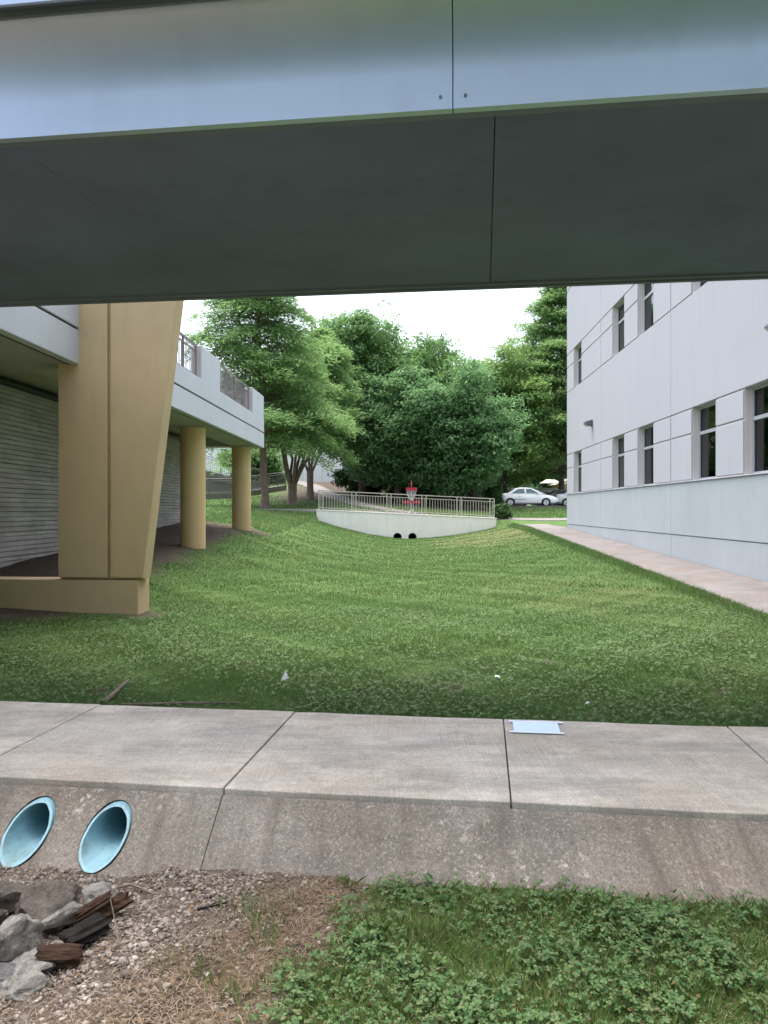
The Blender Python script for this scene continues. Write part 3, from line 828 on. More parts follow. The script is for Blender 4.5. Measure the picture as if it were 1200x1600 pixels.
# ------------------------------------------------------------------ ramp and stairs beyond the columns
def wallrun(m, a, b, th=0.25):
    """a,b: (x,y,zbot,ztop) ends"""
    A_, B_ = Vector((a[0], a[1], 0)), Vector((b[0], b[1], 0))
    d = (B_ - A_).normalized(); nn = Vector((-d.y, d.x, 0)) * th / 2
    vs = []
    for (P_, e) in ((A_, a), (B_, b)):
        for s in (1, -1):
            for z in (e[2], e[3]):
                p = P_ + nn * s; vs.append((p.x, p.y, z))
    return m.add(vs, [(0, 1, 3, 2), (4, 6, 7, 5), (0, 4, 5, 1), (2, 3, 7, 6), (1, 5, 7, 3), (0, 2, 6, 4)])
rp = empty('access_ramp', (0, 0, 0), 0, 'concrete access ramp with bronze railings beyond the round columns', 'ramp')
def rail_run(root, a, b, h=1.05, sp=1.5, name='handrail'):
    A_, B_ = Vector(a), Vector(b)
    L_ = (B_ - A_).length
    d = (B_ - A_) / L_
    hr = None
    for hh, r_ in ((h, 0.03), (h - 0.16, 0.02), (0.1, 0.02)):
        o_ = MB().tube([A_ + Vector((0, 0, hh)), B_ + Vector((0, 0, hh))], r_, 6).build('lower_rail' if hr else name, M['dkrail'], hr or root)
        hr = hr or o_
    n = max(1, int(L_ / sp))
    for k in range(n + 1):
        p = A_ + d * L_ * k / n
        MB().tube([p, p + Vector((0, 0, h))], 0.032, 6).build('post', M['dkrail'], hr)
    pk = MB()
    for k in range(int(L_ / 0.16)):
        p = A_ + d * (0.16 * k + 0.08)
        pk.box(p.x - 0.009, p.x + 0.009, p.y - 0.009, p.y + 0.009, p.z + 0.1, p.z + h - 0.16)
    pk.build('pickets', M['dkrail'], hr, kind='stuff')
low = [(-16.5, 50.0, 1.0, 2.28), (-10.6, 54.0, 1.2, 2.62), (-8.1, 63.0, 1.4, 3.5)]
for a, b in zip(low[:-1], low[1:]):
    wallrun(MB(), a, b).build('ramp_kerb', M['ramp'], rp)
    rail_run(rp, (a[0], a[1], a[3]), (b[0], b[1], b[3]))
up0, up1 = (-18.5, 56.5, 1.5, 5.75), (-9.6, 60.5, 1.5, 3.45)
wallrun(MB(), up0, up1, 0.3).build('stair_wall', M['ramp'], rp)
wallrun(MB(), (up0[0], up0[1] - 0.14, 5.1, 5.3), (up1[0], up1[1] - 0.14, 2.85, 3.05), 0.2).build('wall_ledge', M['ramp'], rp)
rail_run(rp, (up0[0], up0[1], up0[3]), (up1[0], up1[1], up1[3]), 1.1)

# far white building
wb = empty('white_building', (-7.6, 82, 4.3), R(4), 'plain white flat-roofed building on the rise behind the trees', 'building')
MB().box(-16, 3.15, 0, 9, -1.2, 6.6).build('wall', M['white'], wb)
for x in (-3.2, -1.1, 1.0):
    MB().box(x - 0.02, x + 0.02, -0.012, -0.001, -0.5, 6.5).build('wall_joint', M['bback'], wb)
MB().box(3.2, 5.2, 1.0, 8, -1.2, 4.4).build('grey_wing', M['bbase'], wb)
MB().box(-16.1, 3.25, -0.1, 9.1, 6.61, 6.9).build('roof_coping', M['white'], wb)

# ------------------------------------------------------------------ cars
def make_car(name, loc, rz, paintm, label, group='cars in the parking lot', suv=False):
    root = empty(name, loc, rz, label, 'car', group)
    Ln = 4.55
    st = [(-0.02, 0.52, 0.62, 0.66), (0.03, 0.36, 0.86, 0.76), (0.18, 0.26, 0.985, 0.83), (0.55, 0.2, 1.02, 0.865), (1.1, 0.18, 0.99, 0.88), (2.2, 0.18, 0.965, 0.885),
          (3.1, 0.18, 0.95, 0.88), (3.45, 0.18, 0.93, 0.87), (3.9, 0.2, 0.86, 0.845), (4.25, 0.24, 0.76, 0.79), (4.46, 0.3, 0.66, 0.70), (4.55, 0.38, 0.55, 0.58)]
    vs, fs = [], []
    for (x, zb_, zt_, w_) in st:
        h = zt_ - zb_
        sec = [(0.80 * w_, zb_), (0.97 * w_, zb_ + 0.16 * h), (w_, zb_ + 0.5 * h), (0.975 * w_, zb_ + 0.78 * h), (0.90 * w_, zb_ + 0.96 * h), (0.6 * w_, zt_ + 0.012), (0, zt_ + 0.022)]
        full = sec + [(-a, b) for a, b in reversed(sec[:-1])]
        vs += [(x - Ln / 2, a, b) for a, b in full]
    n = 13
    for i in range(len(st) - 1):
        for k in range(n):
            a, b = i * n + k, i * n + (k + 1) % n
            fs.append((a, b, b + n, a + n))
    fs += [tuple(range(n)), tuple(range(len(st) * n - 1, (len(st) - 1) * n - 1, -1))]
    body = MB().add(vs, fs).build('body', paintm, root, smooth=True)
    cs = []
    for wx in (0.86, 3.56):
        for s in (-1, 1):
            c = MB().tube([(wx - Ln / 2, s * 0.58, 0.31), (wx - Ln / 2, s * 1.1, 0.31)], 0.365, 24).build('cutter', None)
            c.location = loc; c.rotation_euler = (0, 0, rz); cs.append(c)
    bpy.context.view_layer.update()
    boolean_cut(body, cs)
    # greenhouse: loft of rings (x0,x1,halfwidth,z)
    rt = 1.47 if not suv else 1.68
    rings = [(0.50, 3.62, 0.81, 0.93), (0.72, 3.30, 0.785, 1.04), (1.22, 2.66, 0.69, rt - 0.12), (1.42, 2.40, 0.62, rt - 0.035), (1.65, 2.15, 0.45, rt)]
    if suv: rings = [(0.12, 3.42, 0.82, 0.93), (0.18, 3.15, 0.80, 1.08), (0.32, 2.75, 0.72, rt - 0.14), (0.45, 2.5, 0.64, rt - 0.035), (0.8, 2.25, 0.45, rt)]
    def xyr(rg):
        a, b, w_, z_ = rg
        c = 0.12
        return [(a - Ln / 2, -w_ * 0.86, z_), (a + c - Ln / 2, -w_, z_), (b - c - Ln / 2, -w_, z_), (b - Ln / 2, -w_ * 0.86, z_), (b - Ln / 2, w_ * 0.86, z_), (b - c - Ln / 2, w_, z_), (a + c - Ln / 2, w_, z_), (a - Ln / 2, w_ * 0.86, z_)]
    vs, fs = [], []
    for rg in rings: vs += xyr(rg)
    for i in range(len(rings) - 1):
        for k in range(8):
            a, b = i * 8 + k, i * 8 + (k + 1) % 8
            fs.append((a, b, b + 8, a + 8))
    fs.append(tuple(range((len(rings) - 1) * 8, len(rings) * 8)))
    MB().add(vs, fs).build('cabin', paintm, root, smooth=True)
    # glass: side panes, windscreen and rear screen as thin proud slabs
    def onside(x, z, s):
        zs = [r[3] for r in rings]; ws = [r[2] for r in rings]
        return (x - Ln / 2, s * (np.interp(z, zs, ws) + 0.008), z)
    zlo, zhi = 1.0, rt - 0.12
    def edge(i, z): return np.interp(z, [r[3] for r in rings], [r[i] for r in rings])
    mid = 2.02
    for s in (-1, 1):
        for (xa0, xa1, xb0, xb1) in ((edge(0, zlo) + 0.30, mid - 0.05, edge(0, zhi) + 0.22, mid - 0.07), (mid + 0.05, edge(1, zlo) - 0.34, mid + 0.03, edge(1, zhi) - 0.20)):
            P4 = [onside(xa0, zlo, s), onside(xa1, zlo, s), onside(xb1, zhi, s), onside(xb0, zhi, s)]
            inn = [(p[0], p[1] - s * 0.02, p[2]) for p in P4]
            MB().add(P4 + inn, [(0, 1, 2, 3), (7, 6, 5, 4), (0, 4, 5, 1), (1, 5, 6, 2), (2, 6, 7, 3), (3, 7, 4, 0)]).build('side_window', M['carglass'], root)
        MB().box(mid + 0.55 - 0.07, mid + 0.55 + 0.07, -0.06, 0.06, 0, 0.11).build('mirror', paintm, root, bevel=0.02, loc=(-Ln / 2 + 0.38, s * 0.93, 0.98))
        hl = MB().box(4.18 - Ln / 2, 4.44 - Ln / 2, s * 0.62 - 0.09, s * 0.62 + 0.09, 0.62, 0.72).build('headlight', M['clearlamp'], root, bevel=0.02)
        MB().box(-0.01 - Ln / 2, 0.16 - Ln / 2, s * 0.68 - 0.1, s * 0.68 + 0.1, 0.74, 0.88).build('tail_light', M['redlamp'], root, bevel=0.02)
        MB().box(mid - 0.9 - Ln / 2, mid + 0.05 - Ln / 2, s * 0.875 - 0.012, s * 0.875 + 0.012, 0.55, 0.585).build('side_moulding', M['lampgrey'], root)
        MB().box(mid - 0.55 - Ln / 2, mid - 0.35 - Ln / 2, s * 0.875 - 0.015, s * 0.875 + 0.02, 0.80, 0.825).build('door_handle', paintm, root)
    for (i, sgn) in ((1, 1), (0, -1)):
        za, zb_ = 1.02, rt - 0.12
        xa, xb = edge(i, za) + sgn * 0.008, edge(i, zb_) + sgn * 0.008
        P4 = [(xa - Ln / 2, -0.62, za), (xa - Ln / 2, 0.62, za), (xb - Ln / 2, 0.54, zb_), (xb - Ln / 2, -0.54, zb_)]
        inn = [(p[0] - sgn * 0.02, p[1], p[2]) for p in P4]
        MB().add(P4 + inn, [(0, 1, 2, 3), (7, 6, 5, 4), (0, 4, 5, 1), (1, 5, 6, 2), (2, 6, 7, 3), (3, 7, 4, 0)]).build('windscreen' if i else 'rear_window', M['carglass'], root)
    for wx in (0.86, 3.56):
        for s in (-1, 1):
            ty = MB().tube([(0, -0.1, 0), (0, -0.08, 0), (0, 0.08, 0), (0, 0.1, 0)], [0.28, 0.315, 0.315, 0.28], 24).build('wheel', M['tyre'], root, smooth=True, loc=(wx - Ln / 2, s * 0.76, 0.315))
            rm = MB()
            rm.tube([(0, s * 0.098, 0), (0, s * 0.106, 0)], 0.205, 20)
            for k in range(7):
                a = k * 2 * math.pi / 7
                rm.tube([(0.04 * math.cos(a), s * 0.11, 0.04 * math.sin(a)), (0.19 * math.cos(a), s * 0.112, 0.19 * math.sin(a))], 0.022, 6)
            rm.build('rim', M['rim'], ty)
    return root
LZ = lambda x, y: max(float(gz(x, y + d)) for d in (-9, 0, 8)) * 0 + 1.69
lotz = 1.70
make_car('parked_car', (10.95, 58.8, lotz), 0, M['carwhite'], 'white sedan parked side-on just beyond the grass bank')
make_car('parked_car', (15.75, 60.6, lotz), R(-8), M['carsilver'], 'silver sedan half hidden by the office corner, right of the white sedan')
make_car('parked_car', (15.3, 64.4, lotz), R(4), M['cargrey'], 'grey car in the row behind the silver sedan')
make_car('parked_car', (15.5, 68.7, lotz), R(2), M['carwhite'], 'white van-like car behind the bonnet of the white sedan, in the rear row', suv=True)
make_car('parked_car', (10.6, 67.5, lotz), R(12), M['carblack'], 'black car in the shade behind the boot of the white sedan')

cp = empty('canopy_shelter', (16.9, 78, 1.7), R(-6), 'cream canopy shelter on posts beyond the parked cars', 'canopy')
MB().add([(-1.05, -1, 2.45), (1.05, -1, 2.45), (1.05, 1, 2.45), (-1.05, 1, 2.45), (-0.4, 0, 2.85), (0.4, 0, 2.85)], [(0, 1, 5, 4), (1, 2, 5), (2, 3, 4, 5), (3, 0, 4), (3, 2, 1, 0)]).build('roof', M['tent'], cp)
for x in (-0.95, 0.95):
    for y in (-0.9, 0.9):
        MB().tube([(x, y, -0.3), (x, y, 2.3)], 0.06, 8).build('post', M['lampgrey'], cp)
ht = empty('tan_hut', (20.9, 81, 1.7), 0, 'small tan hut with pitched roof at the far edge of the parking lot', 'hut')
MB().box(-2.4, 2.4, 0, 4, -0.4, 2.5).build('wall', M['orange'], ht)
MB().prism([(-2.8, 2.45), (2.8, 2.45), (0, 3.6)], 'y', -0.4, 4.4).build('roof', M['tent'], ht)

# ------------------------------------------------------------------ trees
def quads(cent, u, v):
    """rhombic leaf cards from centre and half-axes"""
    return np.stack([cent - u, cent - v * 0.9 + u * 0.1, cent + u, cent + v * 0.9 + u * 0.1], 1).reshape(-1, 3)
def unit(a): return a / np.maximum(np.linalg.norm(a, axis=1, keepdims=True), 1e-9)
def rand_dir(n):
    return unit(rng.normal(size=(n, 3)))
LEAF = {
    'cypress': leafmat('cypress_needles', (0.13, 0.24, 0.08), (0.235, 0.37, 0.14), 0.58),
    'oak': leafmat('oak_leaves', (0.08, 0.175, 0.06), (0.165, 0.29, 0.10), 0.58),
    'dark': leafmat('dark_oak_leaves', (0.08, 0.185, 0.08), (0.17, 0.30, 0.125), 0.6),
    'lime': leafmat('lime_green_leaves', (0.12, 0.22, 0.06), (0.21, 0.33, 0.10), 0.55),
    'shrub': leafmat('shrub_leaves', (0.03, 0.075, 0.024), (0.07, 0.14, 0.04), 0.3),
}
def limb(m, a, b, r0, r1, sag=0.0, n=6, k=4, jit=0.06):
    a, b = Vector(a), Vector(b)
    L_ = (b - a).length
    pts, rad = [], []
    for i in range(k + 1):
        t_ = i / k
        p = a.lerp(b, t_) + Vector((random.uniform(-1, 1), random.uniform(-1, 1), random.uniform(-.5, .5))) * jit * L_ * (0 if i in (0, k) else 1) + Vector((0, 0, sag * L_ * math.sin(math.pi * t_)))
        pts.append(p); rad.append(r0 + (r1 - r0) * t_)
    m.tube(pts, rad, n)
    return pts

def broad_tree(name, x, y, label, centre, radii, nl=16, clumps=60, leaves=46, lsize=0.17, mat='oak', stems=1, r0=0.3, bark='darkbark', lobe=0.33, zmin=None, fork=0.45, csig=0.36, group=None, outliers=0):
    z0 = float(gz(x, y)) - 0.1
    root = empty(name, (x, y, z0), 0, label, 'tree' if 'tree' in name else 'shrub', group)
    c = np.array(centre) - np.array([x, y, z0]); rd = np.array(radii)
    lob = []
    for i in range(nl):
        # spread over the ellipsoid by golden angle
        zf = 1 - 2 * (i + 0.5) / nl
        th = i * 2.39996 + random.uniform(-.3, .3)
        rr = math.sqrt(max(0, 1 - zf * zf))
        s = random.uniform(0.45, 0.98)
        lob.append((c + rd * np.array([rr * math.cos(th), rr * math.sin(th), zf]) * s, rd * lobe * random.uniform(0.75, 1.2)))
        C_, U_, V_ = [], [], []
    for (lc, lr) in lob:
        d = rand_dir(clumps)
        rr = rng.uniform(0.25, 1.1, (clumps, 1)) ** 0.5
        cc = lc + d * rr * lr
        if zmin is not None: cc[:, 2] = np.maximum(cc[:, 2], zmin - z0 + rng.uniform(0, 0.5, clumps))
        k = leaves
        ce = np.repeat(cc, k, 0) + rng.normal(size=(clumps * k, 3)) * np.array([csig, csig, csig * 0.42])
        nrm = unit(rand_dir(len(ce)) * 0.8 + np.array([0, 0, 0.75]) + np.repeat(d, k, 0) * 0.55)
        u = unit(np.cross(nrm, rand_dir(len(ce)))); v = np.cross(nrm, u)
        s = rng.uniform(0.6, 1.25, (len(ce), 1)) * lsize
        u = u - np.array([0, 0, 0.25]); C_.append(ce); U_.append(u * s); V_.append(v * s * 0.5)
    if outliers:
        d = rand_dir(outliers); d[:, 2] = np.abs(d[:, 2])
        cc = c + d * rd * rng.uniform(1.0, 1.14, (outliers, 1))
        k = 10
        ce = np.repeat(cc, k, 0) + rng.normal(size=(outliers * k, 3)) * 0.22
        u = rand_dir(len(ce)); v = unit(np.cross(u, rand_dir(len(ce))))
        C_.append(ce); U_.append(u * lsize * 0.8); V_.append(v * lsize * 0.4)
    fast_mesh('crown', quads(np.concatenate(C_), np.concatenate(U_), np.concatenate(V_)), 4, LEAF[mat], root)
    m = MB()
    zf = c[2] - rd[2] + (2 * rd[2]) * (fork - 0.2)
    tops = []
    for s_ in range(stems):
        a = s_ * 2 * math.pi / max(1, stems) + 0.5
        sp_ = 0.0 if stems == 1 else r0 * 1.1
        b0 = (sp_ * math.cos(a), sp_ * math.sin(a), 0)
        top = (c[0] * 0.5 + (0 if stems == 1 else rd[0] * 0.33 * math.cos(a)), c[1] * 0.5 + (0 if stems == 1 else rd[1] * 0.33 * math.sin(a)), max(zf, 1.0))
        m.tube([(b0[0], b0[1], -0.2), (b0[0], b0[1], 0.12)], [r0 * 1.75, r0 * 1.2], 9, cap=False)
        limb(m, (b0[0], b0[1], 0.1), top, r0 * 1.2, r0 * 0.7, n=9, jit=0.03)
        tops.append(top)
    for i, (lc, lr) in enumerate(lob):
        if lc[2] > 0.5:
            tp = min(tops, key=lambda t_: (t_[0] - lc[0]) ** 2 + (t_[1] - lc[1]) ** 2)
            limb(m, tp, tuple(lc), r0 * 0.45, r0 * 0.08, 0.04)
    m.build('trunk', M[bark], root, smooth=True)
    return root

def cypress(name, x, y, label, top, rmax, zlow, lean=(0, 0), mat='cypress', r0=0.26, nb=120, bark='bark', dens=1.0, stems=None, power=0.75, bulge=0.0, lsz=1.0):
    z0 = float(gz(x, y)) - 0.1
    H = top - z0
    root = empty(name, (x, y, z0), 0, label, 'tree')
    m = MB()
    def axis_pt(t_): return np.array([lean[0] * t_, lean[1] * t_, t_ * H])
    if stems is None:
        m.tube([(0, 0, -0.2), (0, 0, 0.15), (0, 0, 0.6)] + [tuple(axis_pt(t_)) for t_ in (0.1, 0.3, 0.5, 0.7, 0.85, 0.99)], [r0 * 1.9, r0 * 1.45, r0 * 1.1, r0, r0 * 0.85, r0 * 0.65, r0 * 0.4, r0 * 0.2, 0.015], 10)
    else:
        fz = stems[1]
        m.tube([(0, 0, -0.2), (0, 0, 0.2), (0, 0, fz * 0.5), (0, 0, fz)], [r0 * 1.9, r0 * 1.35, r0 * 1.1, r0 * 1.15], 10)
        for k in range(stems[0]):
            a = k * 2 * math.pi / stems[0] + 0.3
            sp_ = stems[2] * random.uniform(0.5, 1.0)
            limb(m, (r0 * 0.5 * math.cos(a), r0 * 0.5 * math.sin(a), fz - 0.25), (sp_ * math.cos(a) + lean[0] * .5, sp_ * math.sin(a) + lean[1] * .5, H * random.uniform(0.55, 0.72)), r0 * 0.48, 0.03, n=7, k=5, jit=0.02)
    C_, U_, V_ = [], [], []
    tl = (zlow - z0) / H
    for i in range(nb):
        t_ = tl + (1 - tl) * ((i + random.random()) / nb) ** 0.92
        f = (t_ - tl) / (1 - tl)
        prof = (1 - f) ** power * (1 - bulge + bulge * math.sin(math.pi * min(1, f * 1.3 + 0.18)))
        L_ = rmax * max(0.06, prof) * random.uniform(0.62, 1.1)
        a = i * 2.39996 + random.uniform(-.35, .35)
        o = axis_pt(t_)
        dirv = np.array([math.cos(a), math.sin(a), random.uniform(-0.1, 0.5)])
        side = np.array([-math.sin(a), math.cos(a), 0])
        tip = o + dirv * L_ - np.array([0, 0, 0.10 * L_])
        limb(m, tuple(o), tuple(o + (tip - o) * 0.85), 0.02 + 0.012 * L_, 0.008, 0.05, n=5, k=3)
        n = int(dens * (60 + 150 * L_))
        s = rng.uniform(0.12, 1.05, n) ** 0.8
        wdt = (0.18 + 0.42 * L_ * (1 - np.abs(s - 0.45))) * 0.55
        off = rng.normal(size=n) * wdt
        cc = o + dirv * L_ * s[:, None] + side * off[:, None]
        cc[:, 2] += -0.10 * L_ * s ** 2 * 2 - 0.16 * np.abs(off) + rng.normal(size=n) * 0.17 + 0.05 * L_ * np.sin(math.pi * s)
        u = unit(dirv[None, :] * 0.7 + side[None, :] * np.sign(off)[:, None] * 0.8 + rng.normal(size=(n, 3)) * 0.35 - np.array([0, 0, 0.25]))
        v = unit(np.cross(u, np.array([0, 0, 1.0]) + rng.normal(size=(n, 3)) * 0.45))
        ln = rng.uniform(0.10, 0.24, (n, 1)) * lsz
        C_.append(cc); U_.append(u * ln); V_.append(v * ln * 0.28)
    fast_mesh('crown', quads(np.concatenate(C_), np.concatenate(U_), np.concatenate(V_)), 4, LEAF[mat], root)
    m.build('trunk', M[bark], root, smooth=True)
    return root

cypress('cypress_tree', -6.65, 43.0, 'feathery pale green cypress with slim straight trunk beside the terrace end', 19.5, 5.0, 5.0, lean=(-0.7, 0), nb=230, dens=0.95, r0=0.2, lsz=0.72, power=0.6)
cypress('cypress_tree', -5.6, 47.0, 'feathery green tree with many stems fanning from one trunk behind the cross path', 11.2, 3.9, 5.3, lean=(0.5, -0.3), nb=105, stems=(8, 1.5, 2.5), power=0.5, r0=0.24, dens=1.6, lsz=0.75)
cypress('cypress_tree', -5.0, 52.0, 'forked feathery tree in front of the white building', 13.5, 4.2, 6.3, lean=(0.7, 0), nb=95, stems=(4, 2.2, 2.8), power=0.45, r0=0.2, dens=1.4, lsz=0.8)
cypress('cypress_tree', 14.9, 64.5, 'tall feathery pale green cypress rising behind the office corner', 22.5, 7.4, 4.3, nb=280, dens=0.9, power=0.7, lsz=0.95)
broad_tree('oak_tree', -1.6, 58.5, 'tall broad oak between the cypress and the darkest oak', (-2.6, 58.5, 10.8), (4.6, 4.2, 6.3), nl=40, clumps=40, leaves=46, mat='oak', r0=0.33, lsize=0.15, zmin=4.4)
broad_tree('oak_tree', 1.0, 53.5, 'dark oak with leaning trunk just left of the red basket', (1.0, 54.5, 6.7), (4.1, 3.6, 4.6), nl=32, clumps=40, leaves=46, lsize=0.14, mat='dark', r0=0.25, zmin=3.3, stems=1)
broad_tree('oak_tree', 2.6, 57.5, 'tall dark oak with twin trunks directly behind the red basket', (2.9, 58.5, 8.5), (5.0, 4.5, 5.2), nl=40, clumps=42, leaves=46, mat='oak', r0=0.3, stems=2, zmin=4.4, lsize=0.15, outliers=60)
broad_tree('oak_tree', 6.4, 53.0, 'darkest spreading oak with low boughs over the right end of the railing', (5.3, 53.5, 6.5), (3.9, 3.4, 4.6), nl=30, clumps=42, leaves=48, lsize=0.14, mat='dark', r0=0.24, zmin=2.6)
broad_tree('leafy_tree', 10.5, 72, 'bright yellow-green tree rising behind the darkest oak', (10.9, 73, 9.8), (6.0, 4.5, 5.6), nl=22, clumps=60, leaves=42, mat='lime', lsize=0.2, r0=0.3, csig=0.55)
broad_tree('leafy_tree', 9.9, 61.5, 'slender light green tree between the darkest oak and the tall cypress', (9.4, 61.5, 8.9), (3.9, 3.0, 5.4), nl=26, clumps=40, leaves=44, mat='lime', lsize=0.15, r0=0.16, zmin=4.6)
broad_tree('leafy_tree', 2.8, 74, 'thin-topped tree whose loose twigs show above the central oaks', (3.2, 75, 11.6), (5.0, 4, 5.8), nl=18, clumps=50, leaves=40, mat='oak', lsize=0.23, r0=0.3, csig=0.5, outliers=140)
broad_tree('leafy_tree', 20.0, 90, 'distant round tree beyond the canopy shelter', (20.5, 90, 8.0), (8, 5, 6.0), nl=18, clumps=50, leaves=40, mat='oak', lsize=0.32, r0=0.3, csig=0.7)
broad_tree('leafy_tree', -12.5, 72, 'small green tree beside the white building seen past the slim trunk', (-12.0, 72, 5.6), (2.6, 2.2, 2.6), nl=12, clumps=44, leaves=40, mat='oak', lsize=0.2, r0=0.16)
broad_tree('leafy_tree', 7.9, 86, 'far dark tree closing the gap under the oaks', (7, 86, 6.0), (9, 4, 5.5), nl=18, clumps=50, leaves=40, mat='dark', lsize=0.32, r0=0.3, csig=0.7)
broad_tree('leafy_tree', -3.5, 92, 'far dark tree beside the grey wing of the white building', (-1.5, 90, 7.5), (5, 4, 5.0), nl=16, clumps=50, leaves=40, mat='dark', lsize=0.32, r0=0.3, csig=0.7)
for i, (x, y, zc, rx, rz_) in enumerate(((-10.5, -10.5, 6.6, 4.2, 5.2), (-4.0, -12.0, 7.6, 4.4, 6.0), (2.4, -11.0, 6.8, 4.0, 5.4), (8.6, -12.0, 7.4, 4.4, 5.8))):  # unseen trees added to block low sky and darken the fascia and foreground
    broad_tree('leafy_tree', x, y, ['first', 'second', 'third', 'fourth'][i] + ' added tree from the left, behind the viewpoint, shading the low sky', (x, y, zc), (rx, 3.2, rz_), nl=14, clumps=44, leaves=30, mat='oak', lsize=0.26, r0=0.24, csig=0.5, group='trees added behind the viewpoint')
for (x, y, h, wd, lab) in ((-1.6, 60.5, 1.7, 1.9, 'dark rounded shrub under the tall broad oak'), (7.6, 53.0, 0.9, 0.55, 'leafy shrub between the railing end and the white sedan'), (5.9, 57.6, 1.5, 1.4, 'bushy shrub under the darkest oak near the white sedan'),
                           (3.8, 62.0, 1.8, 2.6, 'wide shrub in the shade behind the red basket'), (7.55, 42.0, 0.42, 0.32, 'small vine-like shrub at the right end of the culvert railing'), (1.2, 63, 1.5, 1.8, 'low shrub between the oak trunks left of the basket')):
    zz = float(gz(x, y))
    if lab.startswith('small vine'): x, y = 6.25, 40.9; zz = float(gz(x, y))
    broad_tree('shrub', x, y, lab, (x, y, zz + h * 0.8), (wd, wd * 0.8, h), nl=9, clumps=34, leaves=36, mat='shrub', lsize=0.13 if wd > 0.6 else 0.07, r0=0.05, csig=0.24 if wd > 0.6 else 0.12, group='shrubs beyond the culvert')

# ------------------------------------------------------------------ grass and small ground cover
def blades(x, y, h, wdt, lean=0.5, tri=True, z=None):
    n = len(x)
    z = gz(x, y) if z is None else z
    a = rng.uniform(0, 2 * math.pi, n)
    b = rng.uniform(0, 2 * math.pi, n)
    base = np.stack([x, y, z - 0.004], 1)
    sd = np.stack([np.cos(a), np.sin(a), np.zeros(n)], 1) * wdt[:, None] * 0.5
    ln = np.stack([np.cos(b), np.sin(b), np.zeros(n)], 1) * (h * lean * rng.uniform(0.2, 1.3, n))[:, None]
    up = np.stack([np.zeros(n), np.zeros(n), h], 1)
    if tri:
        return np.stack([base - sd, base + sd, base + up + ln], 1).reshape(-1, 3)
    mid = base + up * 0.6 + ln * 0.4
    tip = base + up + ln
    return np.stack([base - sd, base + sd, mid + sd * 0.8, tip, mid - sd * 0.8], 1).reshape(-1, 3)

def lawn_pts(n, y0, y1, xl, xr):
    y = rng.uniform(y0, y1, n); x = rng.uniform(0, 1, n)
    x = xl(y) + (xr(y) - xl(y)) * x
    q_ = x * SA + y * CA
    ok = (q_ > Q1 + 0.015) & (x < WALLX(y) - 1.55 + 0.03 * np.sin(y * 9) + 0.04 * np.sin(y * 3.1)) & (rng.random(n) > dirt_mask(x, y) * 1.1)
    ok &= ~((x < -3.28) & (y > 10.6) & (y < 11.3)) & ~((np.abs(x - 1.09) < 0.65) & (y > 39.2))
    return x[ok], y[ok]
parts = []
for (n, y0, y1, h0, h1, w0) in ((170000, 5.0, 8.0, 0.018, 0.055, 0.006), (150000, 8.0, 13.0, 0.022, 0.06, 0.009), (110000, 13, 22, 0.03, 0.065, 0.015), (90000, 22, 40, 0.03, 0.075, 0.026)):
    x, y = lawn_pts(n, y0, y1, lambda y: np.maximum(-0.56 * y, -6.8), lambda y: np.minimum(0.56 * y, 8.2))
    if len(x):
        # patchy height: clumps of clover-like growth and mown bits
        hh = rng.uniform(h0, h1, len(x)) * (0.8 + 0.5 * wob(x, y, 1.9, 0.5)) * (1 - 0.45 * tired_mask(x, y))
        ok = (hh > 0.01) & (rng.random(len(x)) > 0.22 + 0.38 * wob(x, y, 4.3, 3.0) + 0.9 * bare_mask(x, y))
        parts.append(blades(x[ok], y[ok], hh[ok], np.full(ok.sum(), w0), 0.9))
# taller fringe along the path edge
n = 22000
y = rng.uniform(8, 38, n); x = WALLX(y) - 1.60 - np.abs(rng.normal(size=n)) * 0.14
parts.append(blades(x, y, rng.uniform(0.04, 0.12, n), 0.006 + 0.0006 * y, 0.9))
lg = fast_mesh('lawn_grass', np.concatenate(parts), 3, M['blade'])
tag(lg, 'short mown green grass covering the shallow swale between the buildings', 'grass', kind='stuff')

# grass bank and hillside beyond the culvert
n = 42000
y = rng.uniform(41.8, 57, n); x = rng.uniform(-17, 16, n)
ok = (rng.random(n) > dirt_mask(x, y) * 1.2) & ~((np.abs(y - 41.2) < 0.9))
x, y = x[ok], y[ok]
x2 = rng.uniform(-17, -3.6, 26000); y2 = rng.uniform(25.5, 42, 26000)
o2 = (rng.random(26000) > dirt_mask(x2, y2) * 1.2) & (np.abs(y2 - 41.2) > 0.9)
x, y = np.concatenate([x, x2[o2]]), np.concatenate([y, y2[o2]])
fg_ = fast_mesh('bank_grass', blades(x, y, rng.uniform(0.04, 0.11, len(x)), np.full(len(x), 0.04), 0.9), 3, M['blade'])
tag(fg_, 'green grass on the bank beyond the culvert wall', 'grass', kind='stuff')

# broad-leaved weeds on the lawn and clover in the foreground: trefoils
def trefoils(x, y, h, s, z=None, name='clover', mat='clover'):
    n = len(x); z = gz(x, y) if z is None else z
    out = []
    th0 = rng.uniform(0, 2 * math.pi, n)
    tilt = unit(np.stack([rng.normal(size=n) * 0.35, rng.normal(size=n) * 0.35, np.ones(n)], 1))
    c = np.stack([x, y, z + h], 1)
    for k in range(3):
        th = th0 + k * 2.094
        d = np.stack([np.cos(th), np.sin(th), np.zeros(n)], 1)
        d = unit(d - tilt * np.sum(d * tilt, 1, keepdims=True))
        e = np.cross(tilt, d)
        dr = tilt * (-0.12 * s)[:, None]
        S = s[:, None]
        out.append(np.stack([c, c + d * S * 0.45 - e * S * 0.40 + dr * .3, c + d * S * 0.95 - e * S * 0.30 + dr, c + d * S * 0.9 + dr * .7, c + d * S * 0.95 + e * S * 0.30 + dr, c + d * S * 0.45 + e * S * 0.40 + dr * .3], 1).reshape(-1, 3))
    return np.concatenate(out)
